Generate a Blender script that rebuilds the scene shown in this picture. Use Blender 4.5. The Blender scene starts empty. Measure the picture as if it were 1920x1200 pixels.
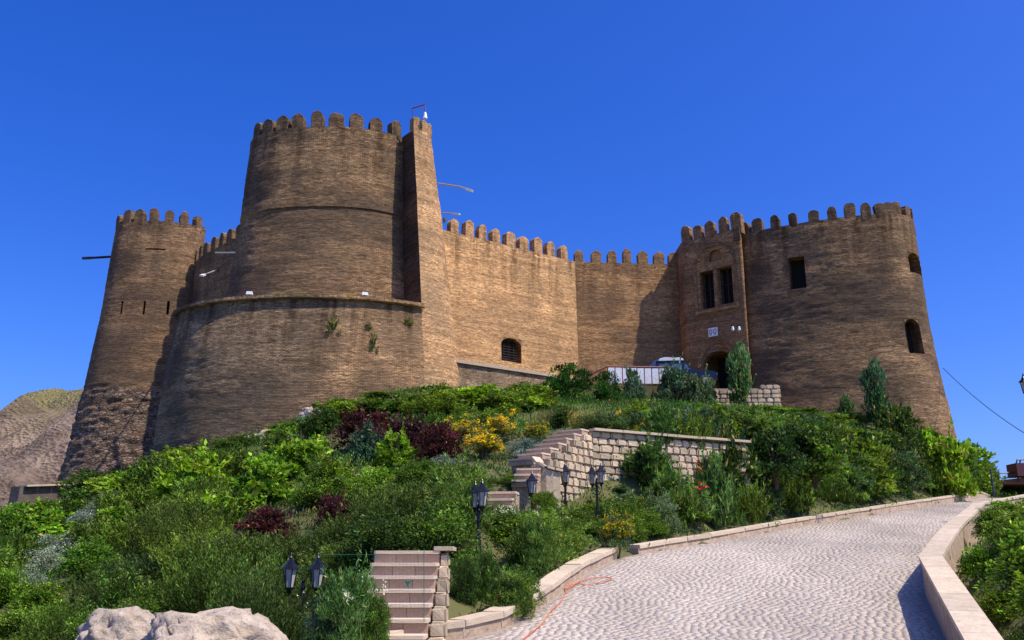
import bpy, bmesh, math, random
import numpy as np
from mathutils import Vector, Matrix
random.seed(7); RS = np.random.RandomState(11)
S = bpy.context.scene
# ------------------------------------------------------------------ camera, light, exposure
F = 1700.0; TH = math.atan(470/1700.0); CT, ST = math.cos(TH), math.sin(TH)
cd = bpy.data.cameras.new('camera'); cam = bpy.data.objects.new('camera', cd); S.collection.objects.link(cam)
cd.sensor_width = 36; cd.lens = 36*F/1920; cd.clip_end = 6000; cd.clip_start = 0.1
cam.location = (0, 0, 0); cam.rotation_euler = (math.pi/2+TH, 0, 0); S.camera = cam
SUN = Vector((0.887, -0.462, 0)).normalized()*math.cos(math.radians(57)); SUN.z = math.sin(math.radians(57))
w = bpy.data.worlds.new('World'); S.world = w; w.use_nodes = True; nt = w.node_tree
bg = nt.nodes['Background']; sky = nt.nodes.new('ShaderNodeTexSky'); sky.sky_type = 'NISHITA'; sky.sun_disc = False
sky.sun_elevation = math.radians(57); sky.sun_rotation = math.atan2(SUN.x, SUN.y)
sky.air_density = 1.0; sky.dust_density = 2.2; sky.ozone_density = 3.5; sky.altitude = 300
hs = nt.nodes.new('ShaderNodeHueSaturation'); hs.inputs['Saturation'].default_value = 1.38; hs.inputs['Hue'].default_value = 0.512
hs.inputs['Value'].default_value = 1.0
tint = nt.nodes.new('ShaderNodeMix'); tint.data_type = 'RGBA'; tint.blend_type = 'MULTIPLY'; tint.inputs[0].default_value = 1; tint.inputs[7].default_value = (0.88, 1.10, 1.72, 1)
nt.links.new(sky.outputs[0], hs.inputs['Color']); nt.links.new(hs.outputs[0], tint.inputs[6]); nt.links.new(tint.outputs[2], bg.inputs[0]); bg.inputs[1].default_value = 0.114
ld = bpy.data.lights.new('sun', 'SUN'); lo = bpy.data.objects.new('sun', ld); S.collection.objects.link(lo)
ld.energy = 5.0; ld.angle = math.radians(0.5); ld.color = (1.0, 0.90, 0.74)
lo.rotation_euler = SUN.to_track_quat('Z', 'Y').to_euler(); lo.location = (60, -40, 80)
S.view_settings.view_transform = 'Standard'; S.view_settings.look = 'None'; S.view_settings.exposure = 0.15; S.view_settings.gamma = 1.0

# ------------------------------------------------------------------ pixel <-> place
def tanel(py): return math.tan(TH-math.atan((py-600)/F))
def P(px, py, Y):
    z = tanel(py)*Y; return Vector(((px-960)/F*(CT*Y+ST*z), Y, z))
def PZ(px, Y, z): return Vector(((px-960)/F*(CT*Y+ST*z), Y, z))
def proj(p):
    d = CT*p[1]+ST*p[2]; v = -ST*p[1]+CT*p[2]
    return 960+F*p[0]/d, 600-F*v/d
def lat(n, seed):
    return np.random.RandomState(seed).rand(n, n)
LAT = {s: lat(256, s) for s in range(8)}
def vn(x, y, s=0):
    x = np.asarray(x, float); y = np.asarray(y, float)
    xi = np.floor(x).astype(int); yi = np.floor(y).astype(int); fx = x-xi; fy = y-yi
    fx = fx*fx*(3-2*fx); fy = fy*fy*(3-2*fy); L = LAT[s]
    a = L[xi % 256, yi % 256]; b = L[(xi+1) % 256, yi % 256]; c = L[xi % 256, (yi+1) % 256]; d = L[(xi+1) % 256, (yi+1) % 256]
    return (a*(1-fx)+b*fx)*(1-fy)+(c*(1-fx)+d*fx)*fy-0.5
def fbm(x, y, s=0, o=4):
    r = 0
    for k in range(o): r = r+vn(np.asarray(x)*2**k+k*17.3, np.asarray(y)*2**k+k*9.1, (s+k) % 8)/2**k
    return r

# ------------------------------------------------------------------ object helpers
C = S.collection
def link(name, me, mat=None, parent=None, loc=None):
    o = bpy.data.objects.new(name, me); C.objects.link(o)
    if mat is not None and len(me.materials) == 0: me.materials.append(mat)
    if parent is not None: o.parent = parent
    if loc is not None: o.location = loc
    return o
def tag(o, label=None, cat=None, group=None, kind=None):
    if label: o['label'] = label
    if cat: o['category'] = cat
    if group: o['group'] = group
    if kind: o['kind'] = kind
    elif cat: o['kind'] = 'thing'
    return o
def empty(name, loc, label=None, cat=None, group=None, rz=0):
    o = bpy.data.objects.new(name, None); C.objects.link(o); o.location = loc; o.rotation_euler = (0, 0, rz)
    o.empty_display_size = 0.1
    return tag(o, label, cat, group)
def npmesh(name, V, Fc, cols=None, uv=None, smooth=False):
    V = np.asarray(V, np.float32); Fc = np.asarray(Fc, np.int32); k = Fc.shape[1]; m = len(Fc)
    me = bpy.data.meshes.new(name); me.vertices.add(len(V)); me.vertices.foreach_set('co', V.ravel())
    me.loops.add(m*k); me.loops.foreach_set('vertex_index', Fc.ravel())
    me.polygons.add(m); me.polygons.foreach_set('loop_start', np.arange(0, m*k, k, dtype=np.int32))
    try: me.polygons.foreach_set('loop_total', np.full(m, k, np.int32))
    except Exception: pass
    me.update(calc_edges=True)
    if smooth: me.polygons.foreach_set('use_smooth', np.ones(m, bool))
    if cols is not None:
        at = me.color_attributes.new('Col', 'FLOAT_COLOR', 'POINT')
        cc = np.ones((len(V), 4), np.float32); cc[:, :3] = cols; at.data.foreach_set('color', cc.ravel())
    if uv is not None:
        ul = me.uv_layers.new(name='UVMap'); ul.data.foreach_set('uv', np.asarray(uv, np.float32)[Fc.ravel()].ravel())
    return me
class MB:
    def __init__(s): s.v = []; s.f = []
    def add(s, v, f, M=None):
        n = len(s.v)
        s.v += [tuple(M @ Vector(p)) if M is not None else tuple(p) for p in v]; s.f += [tuple(i+n for i in q) for q in f]; return s
    def box(s, c, size, M=None, rz=0, taper=1.0):
        x, y, z = [a/2 for a in size]; R = Matrix.Translation(Vector(c)) @ Matrix.Rotation(rz, 4, 'Z')
        if M is not None: R = M @ R
        t = taper
        v = [(-x, -y, -z), (x, -y, -z), (x, y, -z), (-x, y, -z), (-x*t, -y*t, z), (x*t, -y*t, z), (x*t, y*t, z), (-x*t, y*t, z)]
        return s.add(v, [(0, 3, 2, 1), (4, 5, 6, 7), (0, 1, 5, 4), (1, 2, 6, 5), (2, 3, 7, 6), (3, 0, 4, 7)], R)
    def tube(s, pts, r, n=8, M=None, cap=True):
        pts = [Vector(p) for p in pts]; rr = r if isinstance(r, (list, tuple)) else [r]*len(pts)
        base = len(s.v); V = []; f = []
        for i, p in enumerate(pts):
            t = (pts[min(i+1, len(pts)-1)]-pts[max(i-1, 0)]).normalized()
            a = t.orthogonal().normalized() if abs(t.z) > .95 or i == 0 and False else t.cross(Vector((0, 0, 1)))
            if a.length < .05: a = Vector((1, 0, 0))
            a.normalize(); b = t.cross(a)
            for k in range(n):
                q = 2*math.pi*k/n; V.append(p+(a*math.cos(q)+b*math.sin(q))*rr[i])
        for i in range(len(pts)-1):
            for k in range(n): f.append((i*n+k, i*n+(k+1) % n, (i+1)*n+(k+1) % n, (i+1)*n+k))
        if cap: f.append(tuple(range(n))[::-1]); f.append(tuple(range((len(pts)-1)*n, len(pts)*n)))
        return s.add(V, f, M)
    def lathe(s, prof, n=12, c=(0, 0, 0), M=None):
        V = []; f = []
        for (r, z) in prof:
            for k in range(n):
                q = 2*math.pi*k/n; V.append((c[0]+r*math.cos(q), c[1]+r*math.sin(q), c[2]+z))
        for i in range(len(prof)-1):
            for k in range(n): f.append((i*n+k, i*n+(k+1) % n, (i+1)*n+(k+1) % n, (i+1)*n+k))
        f.append(tuple(range(n))[::-1]); f.append(tuple(range((len(prof)-1)*n, len(prof)*n)))
        return s.add(V, f, M)
    def mesh(s, name, smooth=False):
        me = bpy.data.meshes.new(name); me.from_pydata(s.v, [], s.f); me.update()
        if smooth: me.polygons.foreach_set('use_smooth', np.ones(len(me.polygons), bool))
        return me
    def build(s, name, mat, parent=None, smooth=False, loc=None): return link(name, s.mesh(name, smooth), mat, parent, loc)

# ------------------------------------------------------------------ materials
def newmat(name):
    m = bpy.data.materials.new(name); m.use_nodes = True; n = m.node_tree; b = n.nodes['Principled BSDF']; return m, n, b
def N(n, t, **kw):
    x = n.nodes.new('ShaderNode'+t)
    for k, v in kw.items():
        if k.startswith('i_'): x.inputs[k[2:].replace('_', ' ')].default_value = v
        else: setattr(x, k, v)
    return x
def mapr(n, src, a, b, c, d):
    m = N(n, 'MapRange'); n.links.new(src, m.inputs[0])
    for i, v in zip((1, 2, 3, 4), (a, b, c, d)): m.inputs[i].default_value = v
    return m.outputs[0]
def mixc(n, fac, a, b, bt='MIX'):
    m = N(n, 'Mix', data_type='RGBA', blend_type=bt)
    for i, v in ((0, fac), (6, a), (7, b)):
        if hasattr(v, 'links') or hasattr(v, 'is_linked'): n.links.new(v, m.inputs[i])
        else: m.inputs[i].default_value = v if i == 0 else (*v, 1)
    return m.outputs[2]
def math_(n, op, a, b):
    m = N(n, 'Math', operation=op)
    for i, v in enumerate((a, b)):
        if hasattr(v, 'is_linked'): n.links.new(v, m.inputs[i])
        else: m.inputs[i].default_value = v
    return m.outputs[0]
def mapping(n, src, sc, loc=(0, 0, 0)):
    m = N(n, 'Mapping'); n.links.new(src, m.inputs[0]); m.inputs['Scale'].default_value = sc; m.inputs['Location'].default_value = loc; return m.outputs[0]
def noise(n, vec, scale=1, detail=4, rough=.6):
    x = N(n, 'TexNoise'); n.links.new(vec, x.inputs['Vector']); x.inputs['Scale'].default_value = scale; x.inputs['Detail'].default_value = detail
    x.inputs['Roughness'].default_value = rough; return x.outputs['Fac']
def brickmat(name, c1, c2, dark, stain=0.5, row=0.085, streak=0.5, bump=0.6, rubble=None, warm=None):
    m, n, b = newmat(name); L = n.links
    uv = N(n, 'UVMap').outputs[0]
    wob = noise(n, mapping(n, uv, (.35, .5, 1)), 1, 3)
    sx = N(n, 'SeparateXYZ'); L.new(uv, sx.inputs[0])
    vv = math_(n, 'ADD', sx.outputs[1], math_(n, 'MULTIPLY', wob, .13))
    cx = N(n, 'CombineXYZ'); L.new(sx.outputs[0], cx.inputs[0]); L.new(vv, cx.inputs[1]); vec = cx.outputs[0]
    br = N(n, 'TexBrick'); L.new(vec, br.inputs['Vector']); br.inputs['Scale'].default_value = 1
    br.inputs['Brick Width'].default_value = .26; br.inputs['Row Height'].default_value = row; br.inputs['Mortar Size'].default_value = .011
    br.inputs['Mortar Smooth'].default_value = .4; br.inputs['Color1'].default_value = (*c1, 1); br.inputs['Color2'].default_value = (*c2, 1)
    br.inputs['Mortar'].default_value = (c1[0]*.55, c1[1]*.52, c1[2]*.5, 1)
    col = br.outputs['Color']
    st = noise(n, mapping(n, vec, (2.2, 7.5, 1)), 1, 6, .75)
    fn = noise(n, mapping(n, vec, (5.0, 13.0, 1), (5, 1, 0)), 1, 3, .7)
    col = mixc(n, 1, col, mixc(n, mapr(n, fn, .36, .64, 0, 1), (.72, .70, .68), (1.36, 1.34, 1.30)), 'MULTIPLY')
    sr = noise(n, mapping(n, vec, (.10, 2.4, 1), (2, 8, 0)), 1, 4, .7)
    col = mixc(n, 1, col, mixc(n, mapr(n, sr, .36, .60, 0, 1), (.72, .70, .68), (1.18, 1.16, 1.13)), 'MULTIPLY')
    vp = N(n, 'TexVoronoi'); L.new(mapping(n, uv, (.38, .62, 1)), vp.inputs['Vector']); vp.inputs['Scale'].default_value = 1
    col = mixc(n, 1, col, mixc(n, N2(n, vp.outputs['Color']), (.84, .83, .82), (1.12, 1.12, 1.10)), 'MULTIPLY')
    st2 = noise(n, mapping(n, vec, (2.6, 3.0, 1), (9, 3, 0)), 1.4, 4, .7)
    col = mixc(n, 1, col, mixc(n, mapr(n, st, .36, .66, 0, 1), (.50, .47, .45), (1.62, 1.56, 1.46)), 'MULTIPLY')
    col = mixc(n, mapr(n, st2, .52, .66, 0, .42), col, mixc(n, 1, col, (1.35, 1.22, 1.1), 'MULTIPLY'))
    big = noise(n, mapping(n, uv, (.16, .22, 1), (3, 7, 0)), 1, 5, .65)
    col = mixc(n, mapr(n, big, .42, .56, 0, stain), col, dark, 'MIX')
    med = noise(n, mapping(n, uv, (.55, 1.1, 1), (31, 5, 0)), 1, 5, .7)
    col = mixc(n, mapr(n, med, .52, .74, 0, stain*.9), col, mixc(n, 1, col, (.42, .40, .38), 'MULTIPLY'))
    # water streaks running down from the parapet
    sk = noise(n, mapping(n, uv, (1.1, .10, 1)), 1, 4, .6)
    top = mapr(n, sx.outputs[1], -5.5, -.2, 0, 1)
    col = mixc(n, math_(n, 'MULTIPLY', math_(n, 'MULTIPLY', mapr(n, sk, .47, .58, 0, 1), top), streak), col, mixc(n, 1, col, (.33, .31, .30), 'MULTIPLY'))
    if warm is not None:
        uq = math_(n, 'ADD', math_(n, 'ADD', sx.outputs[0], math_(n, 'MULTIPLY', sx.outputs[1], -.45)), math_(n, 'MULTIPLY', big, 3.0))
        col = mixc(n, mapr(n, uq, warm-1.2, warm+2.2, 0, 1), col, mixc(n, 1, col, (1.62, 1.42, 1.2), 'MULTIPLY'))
    h = math_(n, 'ADD', math_(n, 'MULTIPLY', br.outputs['Fac'], -.5), math_(n, 'MULTIPLY', st, 1.3))
    if rubble is not None:
        vo = N(n, 'TexVoronoi'); vo.feature = 'DISTANCE_TO_EDGE'; L.new(mapping(n, vec, (3.4, 6.4, 1)), vo.inputs['Vector']); vo.inputs['Scale'].default_value = 1
        vc = N(n, 'TexVoronoi'); L.new(mapping(n, vec, (3.4, 6.4, 1)), vc.inputs['Vector']); vc.inputs['Scale'].default_value = 1
        rc = mixc(n, mapr(n, N2(n, vc.outputs['Color']), 0, 1, 0, 1), (.13, .09, .065), (.42, .30, .21))
        rc = mixc(n, mapr(n, vo.outputs['Distance'], .0, .09, 1, 0), rc, (.09, .065, .05))
        rb = noise(n, mapping(n, uv, (.3, .9, 1), (4, 2, 0)), 1, 4)
        f = math_(n, 'MULTIPLY', mapr(n, math_(n, 'ADD', sx.outputs[1], math_(n, 'MULTIPLY', rb, 2.0)), rubble+1.3, rubble+.5, 0, 1), mapr(n, noise(n, mapping(n, uv, (.15, 1.2, 1), (14, 2, 0)), 1, 3), .36, .46, 0.0, 1))
        f.node.use_clamp = True
        col = mixc(n, f, col, rc)
        h = math_(n, 'ADD', h, math_(n, 'MULTIPLY', f, mapr(n, vo.outputs['Distance'], 0, .15, 0, 2.0)))
    bp = N(n, 'Bump'); bp.inputs['Strength'].default_value = bump; bp.inputs['Distance'].default_value = .10; L.new(h, bp.inputs['Height'])
    L.new(bp.outputs[0], b.inputs['Normal']); L.new(col, b.inputs['Base Color']); b.inputs['Roughness'].default_value = .95
    b.inputs['Specular IOR Level'].default_value = .15
    return m
def N2(n, c):
    s = N(n, 'SeparateColor'); n.links.new(c, s.inputs[0]); return s.outputs[0]
def stonemat(name, ca, cb, cd, sc=3.0, bump=.5, rough=.9, coord='Object', rnd=.35):
    m, n, b = newmat(name); L = n.links; tc = N(n, 'TexCoord').outputs[coord] if coord != 'Pos' else N(n, 'NewGeometry').outputs['Position']
    a = noise(n, tc, sc, 6, .65); c2 = noise(n, tc, sc*4.3, 5, .7)
    col = mixc(n, mapr(n, a, .36, .64, 0, 1), ca, cb); col = mixc(n, mapr(n, c2, .52, .72, 0, .7), col, cd)
    oi = N(n, 'ObjectInfo'); col = mixc(n, 1, col, mixc(n, oi.outputs['Random'], (1-rnd,)*3, (1+rnd*.5, 1+rnd*.45, 1+rnd*.4)), 'MULTIPLY')
    h = math_(n, 'ADD', a, math_(n, 'MULTIPLY', c2, .5)); bp = N(n, 'Bump'); bp.inputs['Strength'].default_value = bump; bp.inputs['Distance'].default_value = .05
    L.new(h, bp.inputs['Height']); L.new(bp.outputs[0], b.inputs['Normal']); L.new(col, b.inputs['Base Color']); b.inputs['Roughness'].default_value = rough
    b.inputs['Specular IOR Level'].default_value = .2
    return m
def plain(name, c, rough=.5, metal=0, emit=None):
    m, n, b = newmat(name); tc = N(n, 'TexCoord').outputs['Object']; a = noise(n, tc, 9, 4)
    col = mixc(n, mapr(n, a, .3, .7, 0, 1), tuple(x*.8 for x in c), tuple(min(1, x*1.12) for x in c)); n.links.new(col, b.inputs['Base Color'])
    b.inputs['Roughness'].default_value = rough; b.inputs['Metallic'].default_value = metal; return m
def leafmat(name, transl=.35, rough=.55):
    m, n, b = newmat(name); L = n.links; at = N(n, 'Attribute', attribute_name='Col'); oi = N(n, 'ObjectInfo')
    col = mixc(n, 1, at.outputs['Color'], mixc(n, oi.outputs['Random'], (.62, .70, .8), (1.42, 1.22, 1.0)), 'MULTIPLY')
    L.new(col, b.inputs['Base Color']); b.inputs['Roughness'].default_value = rough; b.inputs['Specular IOR Level'].default_value = .12
    tr = N(n, 'BsdfTranslucent'); L.new(mixc(n, 1, col, (1.25, 1.35, .6), 'MULTIPLY'), tr.inputs['Color'])
    mx = N(n, 'MixShader'); mx.inputs[0].default_value = transl; L.new(b.outputs[0], mx.inputs[1]); L.new(tr.outputs[0], mx.inputs[2])
    L.new(mx.outputs[0], n.nodes['Material Output'].inputs['Surface']); return m
M = {}
M['brick'] = brickmat('old_brick', (.37, .228, .118), (.48, .31, .166), (.095, .07, .05), .5)
M['brick_front'] = brickmat('weathered_brick', (.295, .200, .118), (.405, .285, .172), (.075, .057, .042), .68, bump=.9, streak=.8, rubble=-21.0)
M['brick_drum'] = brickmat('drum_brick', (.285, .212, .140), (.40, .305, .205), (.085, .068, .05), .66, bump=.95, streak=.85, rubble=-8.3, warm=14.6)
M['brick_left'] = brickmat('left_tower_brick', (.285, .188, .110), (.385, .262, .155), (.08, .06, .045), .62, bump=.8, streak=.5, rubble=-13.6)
M['brick_shade'] = brickmat('shade_brick', (.17, .10, .06), (.23, .14, .085), (.06, .045, .035), .7, bump=1.0)  # brick colour lowered to paint extra shade on the shell's end face
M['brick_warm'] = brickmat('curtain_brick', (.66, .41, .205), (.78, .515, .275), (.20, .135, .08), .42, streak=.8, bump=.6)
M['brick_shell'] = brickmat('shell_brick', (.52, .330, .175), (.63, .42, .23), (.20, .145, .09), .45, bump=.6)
M['brick_grey'] = brickmat('terrace_brick', (.30, .225, .15), (.38, .29, .20), (.13, .10, .075), .4, row=.1)
M['dark'] = plain('dark_interior', (.012, .009, .008), .9)
M['stone'] = stonemat('pale_limestone', (.58, .455, .30), (.74, .60, .42), (.34, .25, .15), 5)
M['coping'] = stonemat('coping_stone', (.54, .43, .30), (.66, .54, .395), (.32, .24, .155), 3.5, .35, .85, rnd=.14)
M['mortar'] = stonemat('wall_mortar', (.38, .29, .20), (.46, .36, .26), (.22, .16, .11), 6)
M['sett'] = stonemat('paving_sett', (.40, .335, .28), (.50, .42, .35), (.32, .26, .21), 9, .3, rnd=.2)
M['tread'] = stonemat('step_slab', (.60, .48, .35), (.72, .59, .44), (.38, .28, .19), 5, .3, rnd=.12)
M['riser'] = stonemat('step_riser', (.40, .27, .19), (.50, .35, .25), (.30, .20, .14), 5, .3, rnd=.15)
M['boulder'] = stonemat('boulder_rock', (.42, .335, .25), (.60, .49, .375), (.11, .08, .055), 4.5, 1.0, rnd=.1)
M['iron'] = plain('black_iron', (.022, .022, .026), .32, .6)
M['wood'] = plain('woody_stem', (.09, .06, .04), .9)
M['lampglass'] = plain('lantern_glass', (.42, .40, .38), .18)
M['green_paint'] = plain('green_paint', (.01, .16, .09), .5)
M['steel'] = plain('grey_steel', (.42, .42, .40), .4, .4)
M['hose'] = plain('orange_plastic', (.66, .17, .05), .5)
M['leaf'] = leafmat('leaves'); M['needle'] = leafmat('needles', .18, .7); M['petal'] = leafmat('petals', .3, .6)

# ------------------------------------------------------------------ terrain
def road_z(Y):
    Y = np.asarray(Y, float); a = -2.9+.156*Y; b = -2.18+.12*Y
    k = 1.2; far = -k*np.log(np.exp(-a/k)+np.exp(-(b+.0)/k))+ .0
    t = np.clip((Y-16)/8, 0, 1); z = a*(1-t)+b*t
    z = np.where(Y > 50, 3.82+(Y-50)*.02, z)
    return np.maximum(z, -1.65)
def ray_road(px, py, off=0):
    t = tanel(py); Ys = np.arange(5, 70, .02); d = road_z(Ys)+off-t*Ys
    i = np.argmax(d >= 0) if (d >= 0).any() else np.argmin(abs(d))
    Y = Ys[i]; z = float(road_z(Y))+off; return Vector(((px-960)/F*(CT*Y+ST*z), Y, z))
KB = [(700, 1235), (800, 1206), (860, 1200), (930, 1188), (1000, 1150), (1052, 1112), (1100, 1077), (1160, 1047), (1200, 1039), (1300, 1022), (1400, 1005), (1500, 987), (1600, 971), (1700, 955), (1790, 942), (1838, 934)]
kerbL = [ray_road(*q) for q in KB]
kerbL += [kerbL[-1]+Vector((5, 8, .3))]
c0 = Vector((6.9, 15.9, 0)); wd = Vector((1.15, 3.1, 0)).normalized(); wf = Vector((6.6, 11.6, 0)).normalized()
wallR = [c0-wd*13, c0-wd*6, c0, c0+wf*8, c0+wf*17, c0+wf*17+Vector((.62, .78, 0))*9, c0+wf*17+Vector((.62, .78, 0))*22]
for q in wallR: q.z = float(road_z(q.y))
def seg_interp(pts, y):
    ys = [p.y for p in pts]; xs = [p.x for p in pts]; return np.interp(y, ys, xs)
ctrl = []
def ct(px, Y, z):
    p = PZ(px, Y, z); ctrl.append((p.x, p.y, z))
for q in [(100, 9, -2.0), (400, 9, -1.9), (700, 10, -1.75), (-200, 14, -2.2), (100, 14, -1.5), (400, 14, -1.15), (650, 14, -.8), (-300, 25, -1.6), (0, 22, -.7), (200, 22, 0), (450, 20, .2), (650, 19, .3),
          (-400, 40, -1.5), (0, 38, 1.5), (150, 38, 2.3), (350, 35, 2.8), (550, 32, 3.2), (700, 26, 2.4), (850, 23, 1.9), (-300, 55, 0), (0, 52, 2.4), (150, 60, 5.4), (290, 50, 5.3), (450, 47, 6.3), (600, 45, 7.3), (780, 45, 8.7), (900, 46, 8.7), (1000, 48, 8.9), (900, 53, 10.0), (1000, 56, 10.6),
          (850, 35, 5.2), (980, 33, 4.9), (1000, 27.5, 3.6), (900, 20, 1.25), (985, 23.3, 2.1),
          (1010, 22, .95), (1060, 23.2, 1.05), (1100, 24.2, 1.15), (1170, 24.8, 1.2), (1250, 25.2, 1.2), (1400, 27, 1.7), (1540, 28.5, 2.0), (1120, 27.3, 3.75), (1250, 28.6, 3.75), (1400, 30, 3.85), (1540, 31.5, 3.7),
          (1100, 40, 6.5), (1200, 50, 8.8), (1150, 57.5, 10.6), (1350, 58.3, 10.1), (1300, 66, 11.6), (1050, 62, 11.3), (1440, 55, 9.0), (1600, 52, 8.4), (1700, 50, 7.6), (1800, 52, 6.0), (1500, 40, 6.0), (1700, 40, 4.6), (1600, 34, 3.0), (1300, 34, 4.9),
          (850, 16, -.25), (950, 18, .25), (1050, 20.3, .6), (1180, 22.5, .9), (1350, 24, 1.2), (1500, 27, 1.6), (1650, 33, 2.4), (1780, 41, 3.3),
          (1870, 13, -.35), (2050, 16, .4), (1960, 22, 1.5), (2300, 25, 1.4), (1900, 34, 2.6), (2000, 45, 3.7), (1860, 56, 4.3), (2100, 55, 4.1),
          (1900, 9, -.9), (2300, 12, -.8), (785, 14.4, .2), (760, 12, -.9), (870, 18, .75)]: ct(*q)
for q in [(-75, -20, -5), (-75, 40, -4), (-75, 100, -3), (-25, 100, 6), (10, 100, 10), (65, 100, 3), (65, 40, 0), (65, -20, -3), (0, -20, -1.9), (0, 3, -1.8), (-6, 5, -2.1), (6, 5, -1.85), (3, 9, -1.8), (-10, 80, 8), (20, 80, 11), (35, 70, 7)]: ctrl.append(q)
for (x, Y) in [(1, 11), (4, 12), (3, 15.5), (6, 17), (5, 21), (9, 22), (10, 27), (13, 30), (15, 34), (19, 38), (22, 43), (26, 49)]: ctrl.append((x, Y, float(road_z(Y))-.22))
CP = np.array(ctrl)
def U(r2): return np.where(r2 > 1e-12, r2*np.log(np.maximum(r2, 1e-12))*.5, 0)
n = len(CP); K = U(((CP[:, None, :2]-CP[None, :, :2])**2).sum(2))+np.eye(n)*.15; Pm = np.c_[np.ones(n), CP[:, :2]]
Am = np.zeros((n+3, n+3)); Am[:n, :n] = K; Am[:n, n:] = Pm; Am[n:, :n] = Pm.T
W = np.linalg.solve(Am, np.r_[CP[:, 2], 0, 0, 0])
def inroad(x, y, m=0.0):
    xl = seg_interp(kerbL, y); xr = seg_interp(wallR, y); return (x > xl-m) & (x < xr+m) & (y > 4) & (y < 56)
def tz(x, y, flat=True):
    x = np.atleast_1d(np.asarray(x, float)); y = np.atleast_1d(np.asarray(y, float)); z = np.zeros(len(x))
    for i in range(0, len(x), 8000):
        sl = slice(i, i+8000); r2 = (x[sl, None]-CP[None, :, 0])**2+(y[sl, None]-CP[None, :, 1])**2
        z[sl] = U(r2) @ W[:n]+W[n]+W[n+1]*x[sl]+W[n+2]*y[sl]
    if flat:
        r = inroad(x, y, .15); z = np.where(r, np.minimum(z, road_z(y)-.12), z)
        z = np.where((x > -2.3) & (x < -.45) & (y > 10.8) & (y < 14.3), np.minimum(z, -1.45+.53*(y-11.3)), z)
        dl = seg_interp(kerbL, y)-x; dr_ = x-seg_interp(wallR, y); ok = (y > 12) & (y < 56)
        z = np.where(ok & (dl > 0) & (dl < 3), np.minimum(z, road_z(y)+.05+.55*np.maximum(0, dl-.8)), z)
        z = np.where((y > 4) & (y < 56) & (dr_ > -.2) & (dr_ < 3.2), np.minimum(z, road_z(y)-.12+np.clip((dr_-.75)*1.5, 0, .5)+.3*np.maximum(0, dr_-1)), z)
    return z
def ray_terrain(px, py, ymin=8.5, ymax=62):
    Ys = np.arange(ymin, ymax, .15); z = tanel(py)*Ys; X = (px-960)/F*(CT*Ys+ST*z); t = tz(X, Ys, False)
    h = t >= z; i = int(np.argmax(h)) if h.any() else len(Ys)-1
    return Vector((X[i], Ys[i], t[i]))
gx = np.arange(-75, 65.1, .45); gy = np.arange(-20, 100.1, .45); GX, GY = np.meshgrid(gx, gy)
GZ = tz(GX.ravel(), GY.ravel())+fbm(GX.ravel()*.8, GY.ravel()*.8, 1)*.12
nx, ny = len(gx), len(gy); I = np.arange(nx*ny).reshape(ny, nx)
FQ = np.stack([I[:-1, :-1], I[:-1, 1:], I[1:, 1:], I[1:, :-1]], -1).reshape(-1, 4)
edge = (GX.ravel() < -74.9) | (GX.ravel() > 64.8) | (GY.ravel() < -19.9) | (GY.ravel() > 99.6); GZ = np.where(edge, -7.5, GZ)
M['soil'] = stonemat('garden_soil', (.085, .085, .03), (.12, .12, .045), (.17, .12, .07), .9, .8, .95, 'Pos', 0)
tag(link('hillside', npmesh('hillside', np.c_[GX.ravel(), GY.ravel(), GZ], FQ, smooth=True), M['soil']), kind='structure')
gr = MB(); gr.add([(-2500, -1200, -7), (2500, -1200, -7), (2500, 4500, -7), (-2500, 4500, -7)], [(0, 1, 2, 3)])
M['plain'] = stonemat('dry_ground', (.30, .25, .16), (.22, .22, .11), (.35, .28, .2), .05, .3, .95, 'Pos', 0)
tag(gr.build('ground', M['plain']), kind='structure')
# far hill
hx = np.linspace(-340, -20, 200); hy = np.linspace(95, 420, 170); HX, HY = np.meshgrid(hx, hy); hx_, hy_ = HX.ravel(), HY.ravel()
az = hx_/hy_
ridge = 41.5+8*np.clip((az+.56)*4, -1, 1.2)+fbm(hx_*.02, hy_*.02, 2)*7
prof = np.clip((hy_-95)/135, 0, 1)**.62; fall = np.clip((hy_-235)/160, 0, 1)
gul = fbm(hx_*.035+hy_*.012, hy_*.02, 3, 5)
hz = 1.5+prof*(ridge-1.5)*(1-fall*.9)+gul*24*np.clip(prof*1.6, 0, 1)*(1-np.clip((hy_-185)/40, 0, .8)) + fbm(hx_*.16, hy_*.16, 4, 5)*4.5*np.clip(1.5-prof, 0, 1)
hz = np.where(hx_ > -60, hz*np.clip((-20-hx_)/40, 0, 1)-4*(1-np.clip((-20-hx_)/40, 0, 1)), hz)
nx, ny = len(hx), len(hy); I = np.arange(nx*ny).reshape(ny, nx); FQ = np.stack([I[:-1, :-1], I[:-1, 1:], I[1:, 1:], I[1:, :-1]], -1).reshape(-1, 4)
m, nn, b = newmat('rocky_hill'); pos = N(nn, 'NewGeometry').outputs['Position']; sp = N(nn, 'SeparateXYZ'); nn.links.new(pos, sp.inputs[0])
a = noise(nn, pos, .11, 9, .75); a2 = noise(nn, pos, .035, 6, .6); vo = N(nn, 'TexVoronoi'); nn.links.new(mapping(nn, pos, (.28, .28, .5)), vo.inputs['Vector'])
rock = mixc(nn, mapr(nn, a, .38, .62, 0, 1), (.11, .07, .045), (.36, .26, .18)); grass = mixc(nn, mapr(nn, a, .35, .65, 0, 1), (.16, .14, .045), (.36, .30, .11))
hmask = mapr(nn, math_(nn, 'ADD', sp.outputs[2], math_(nn, 'MULTIPLY', a2, 34)), 38, 50, 0, 1)
col = mixc(nn, hmask, rock, grass); nn.links.new(col, b.inputs['Base Color']); b.inputs['Roughness'].default_value = 1
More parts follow.
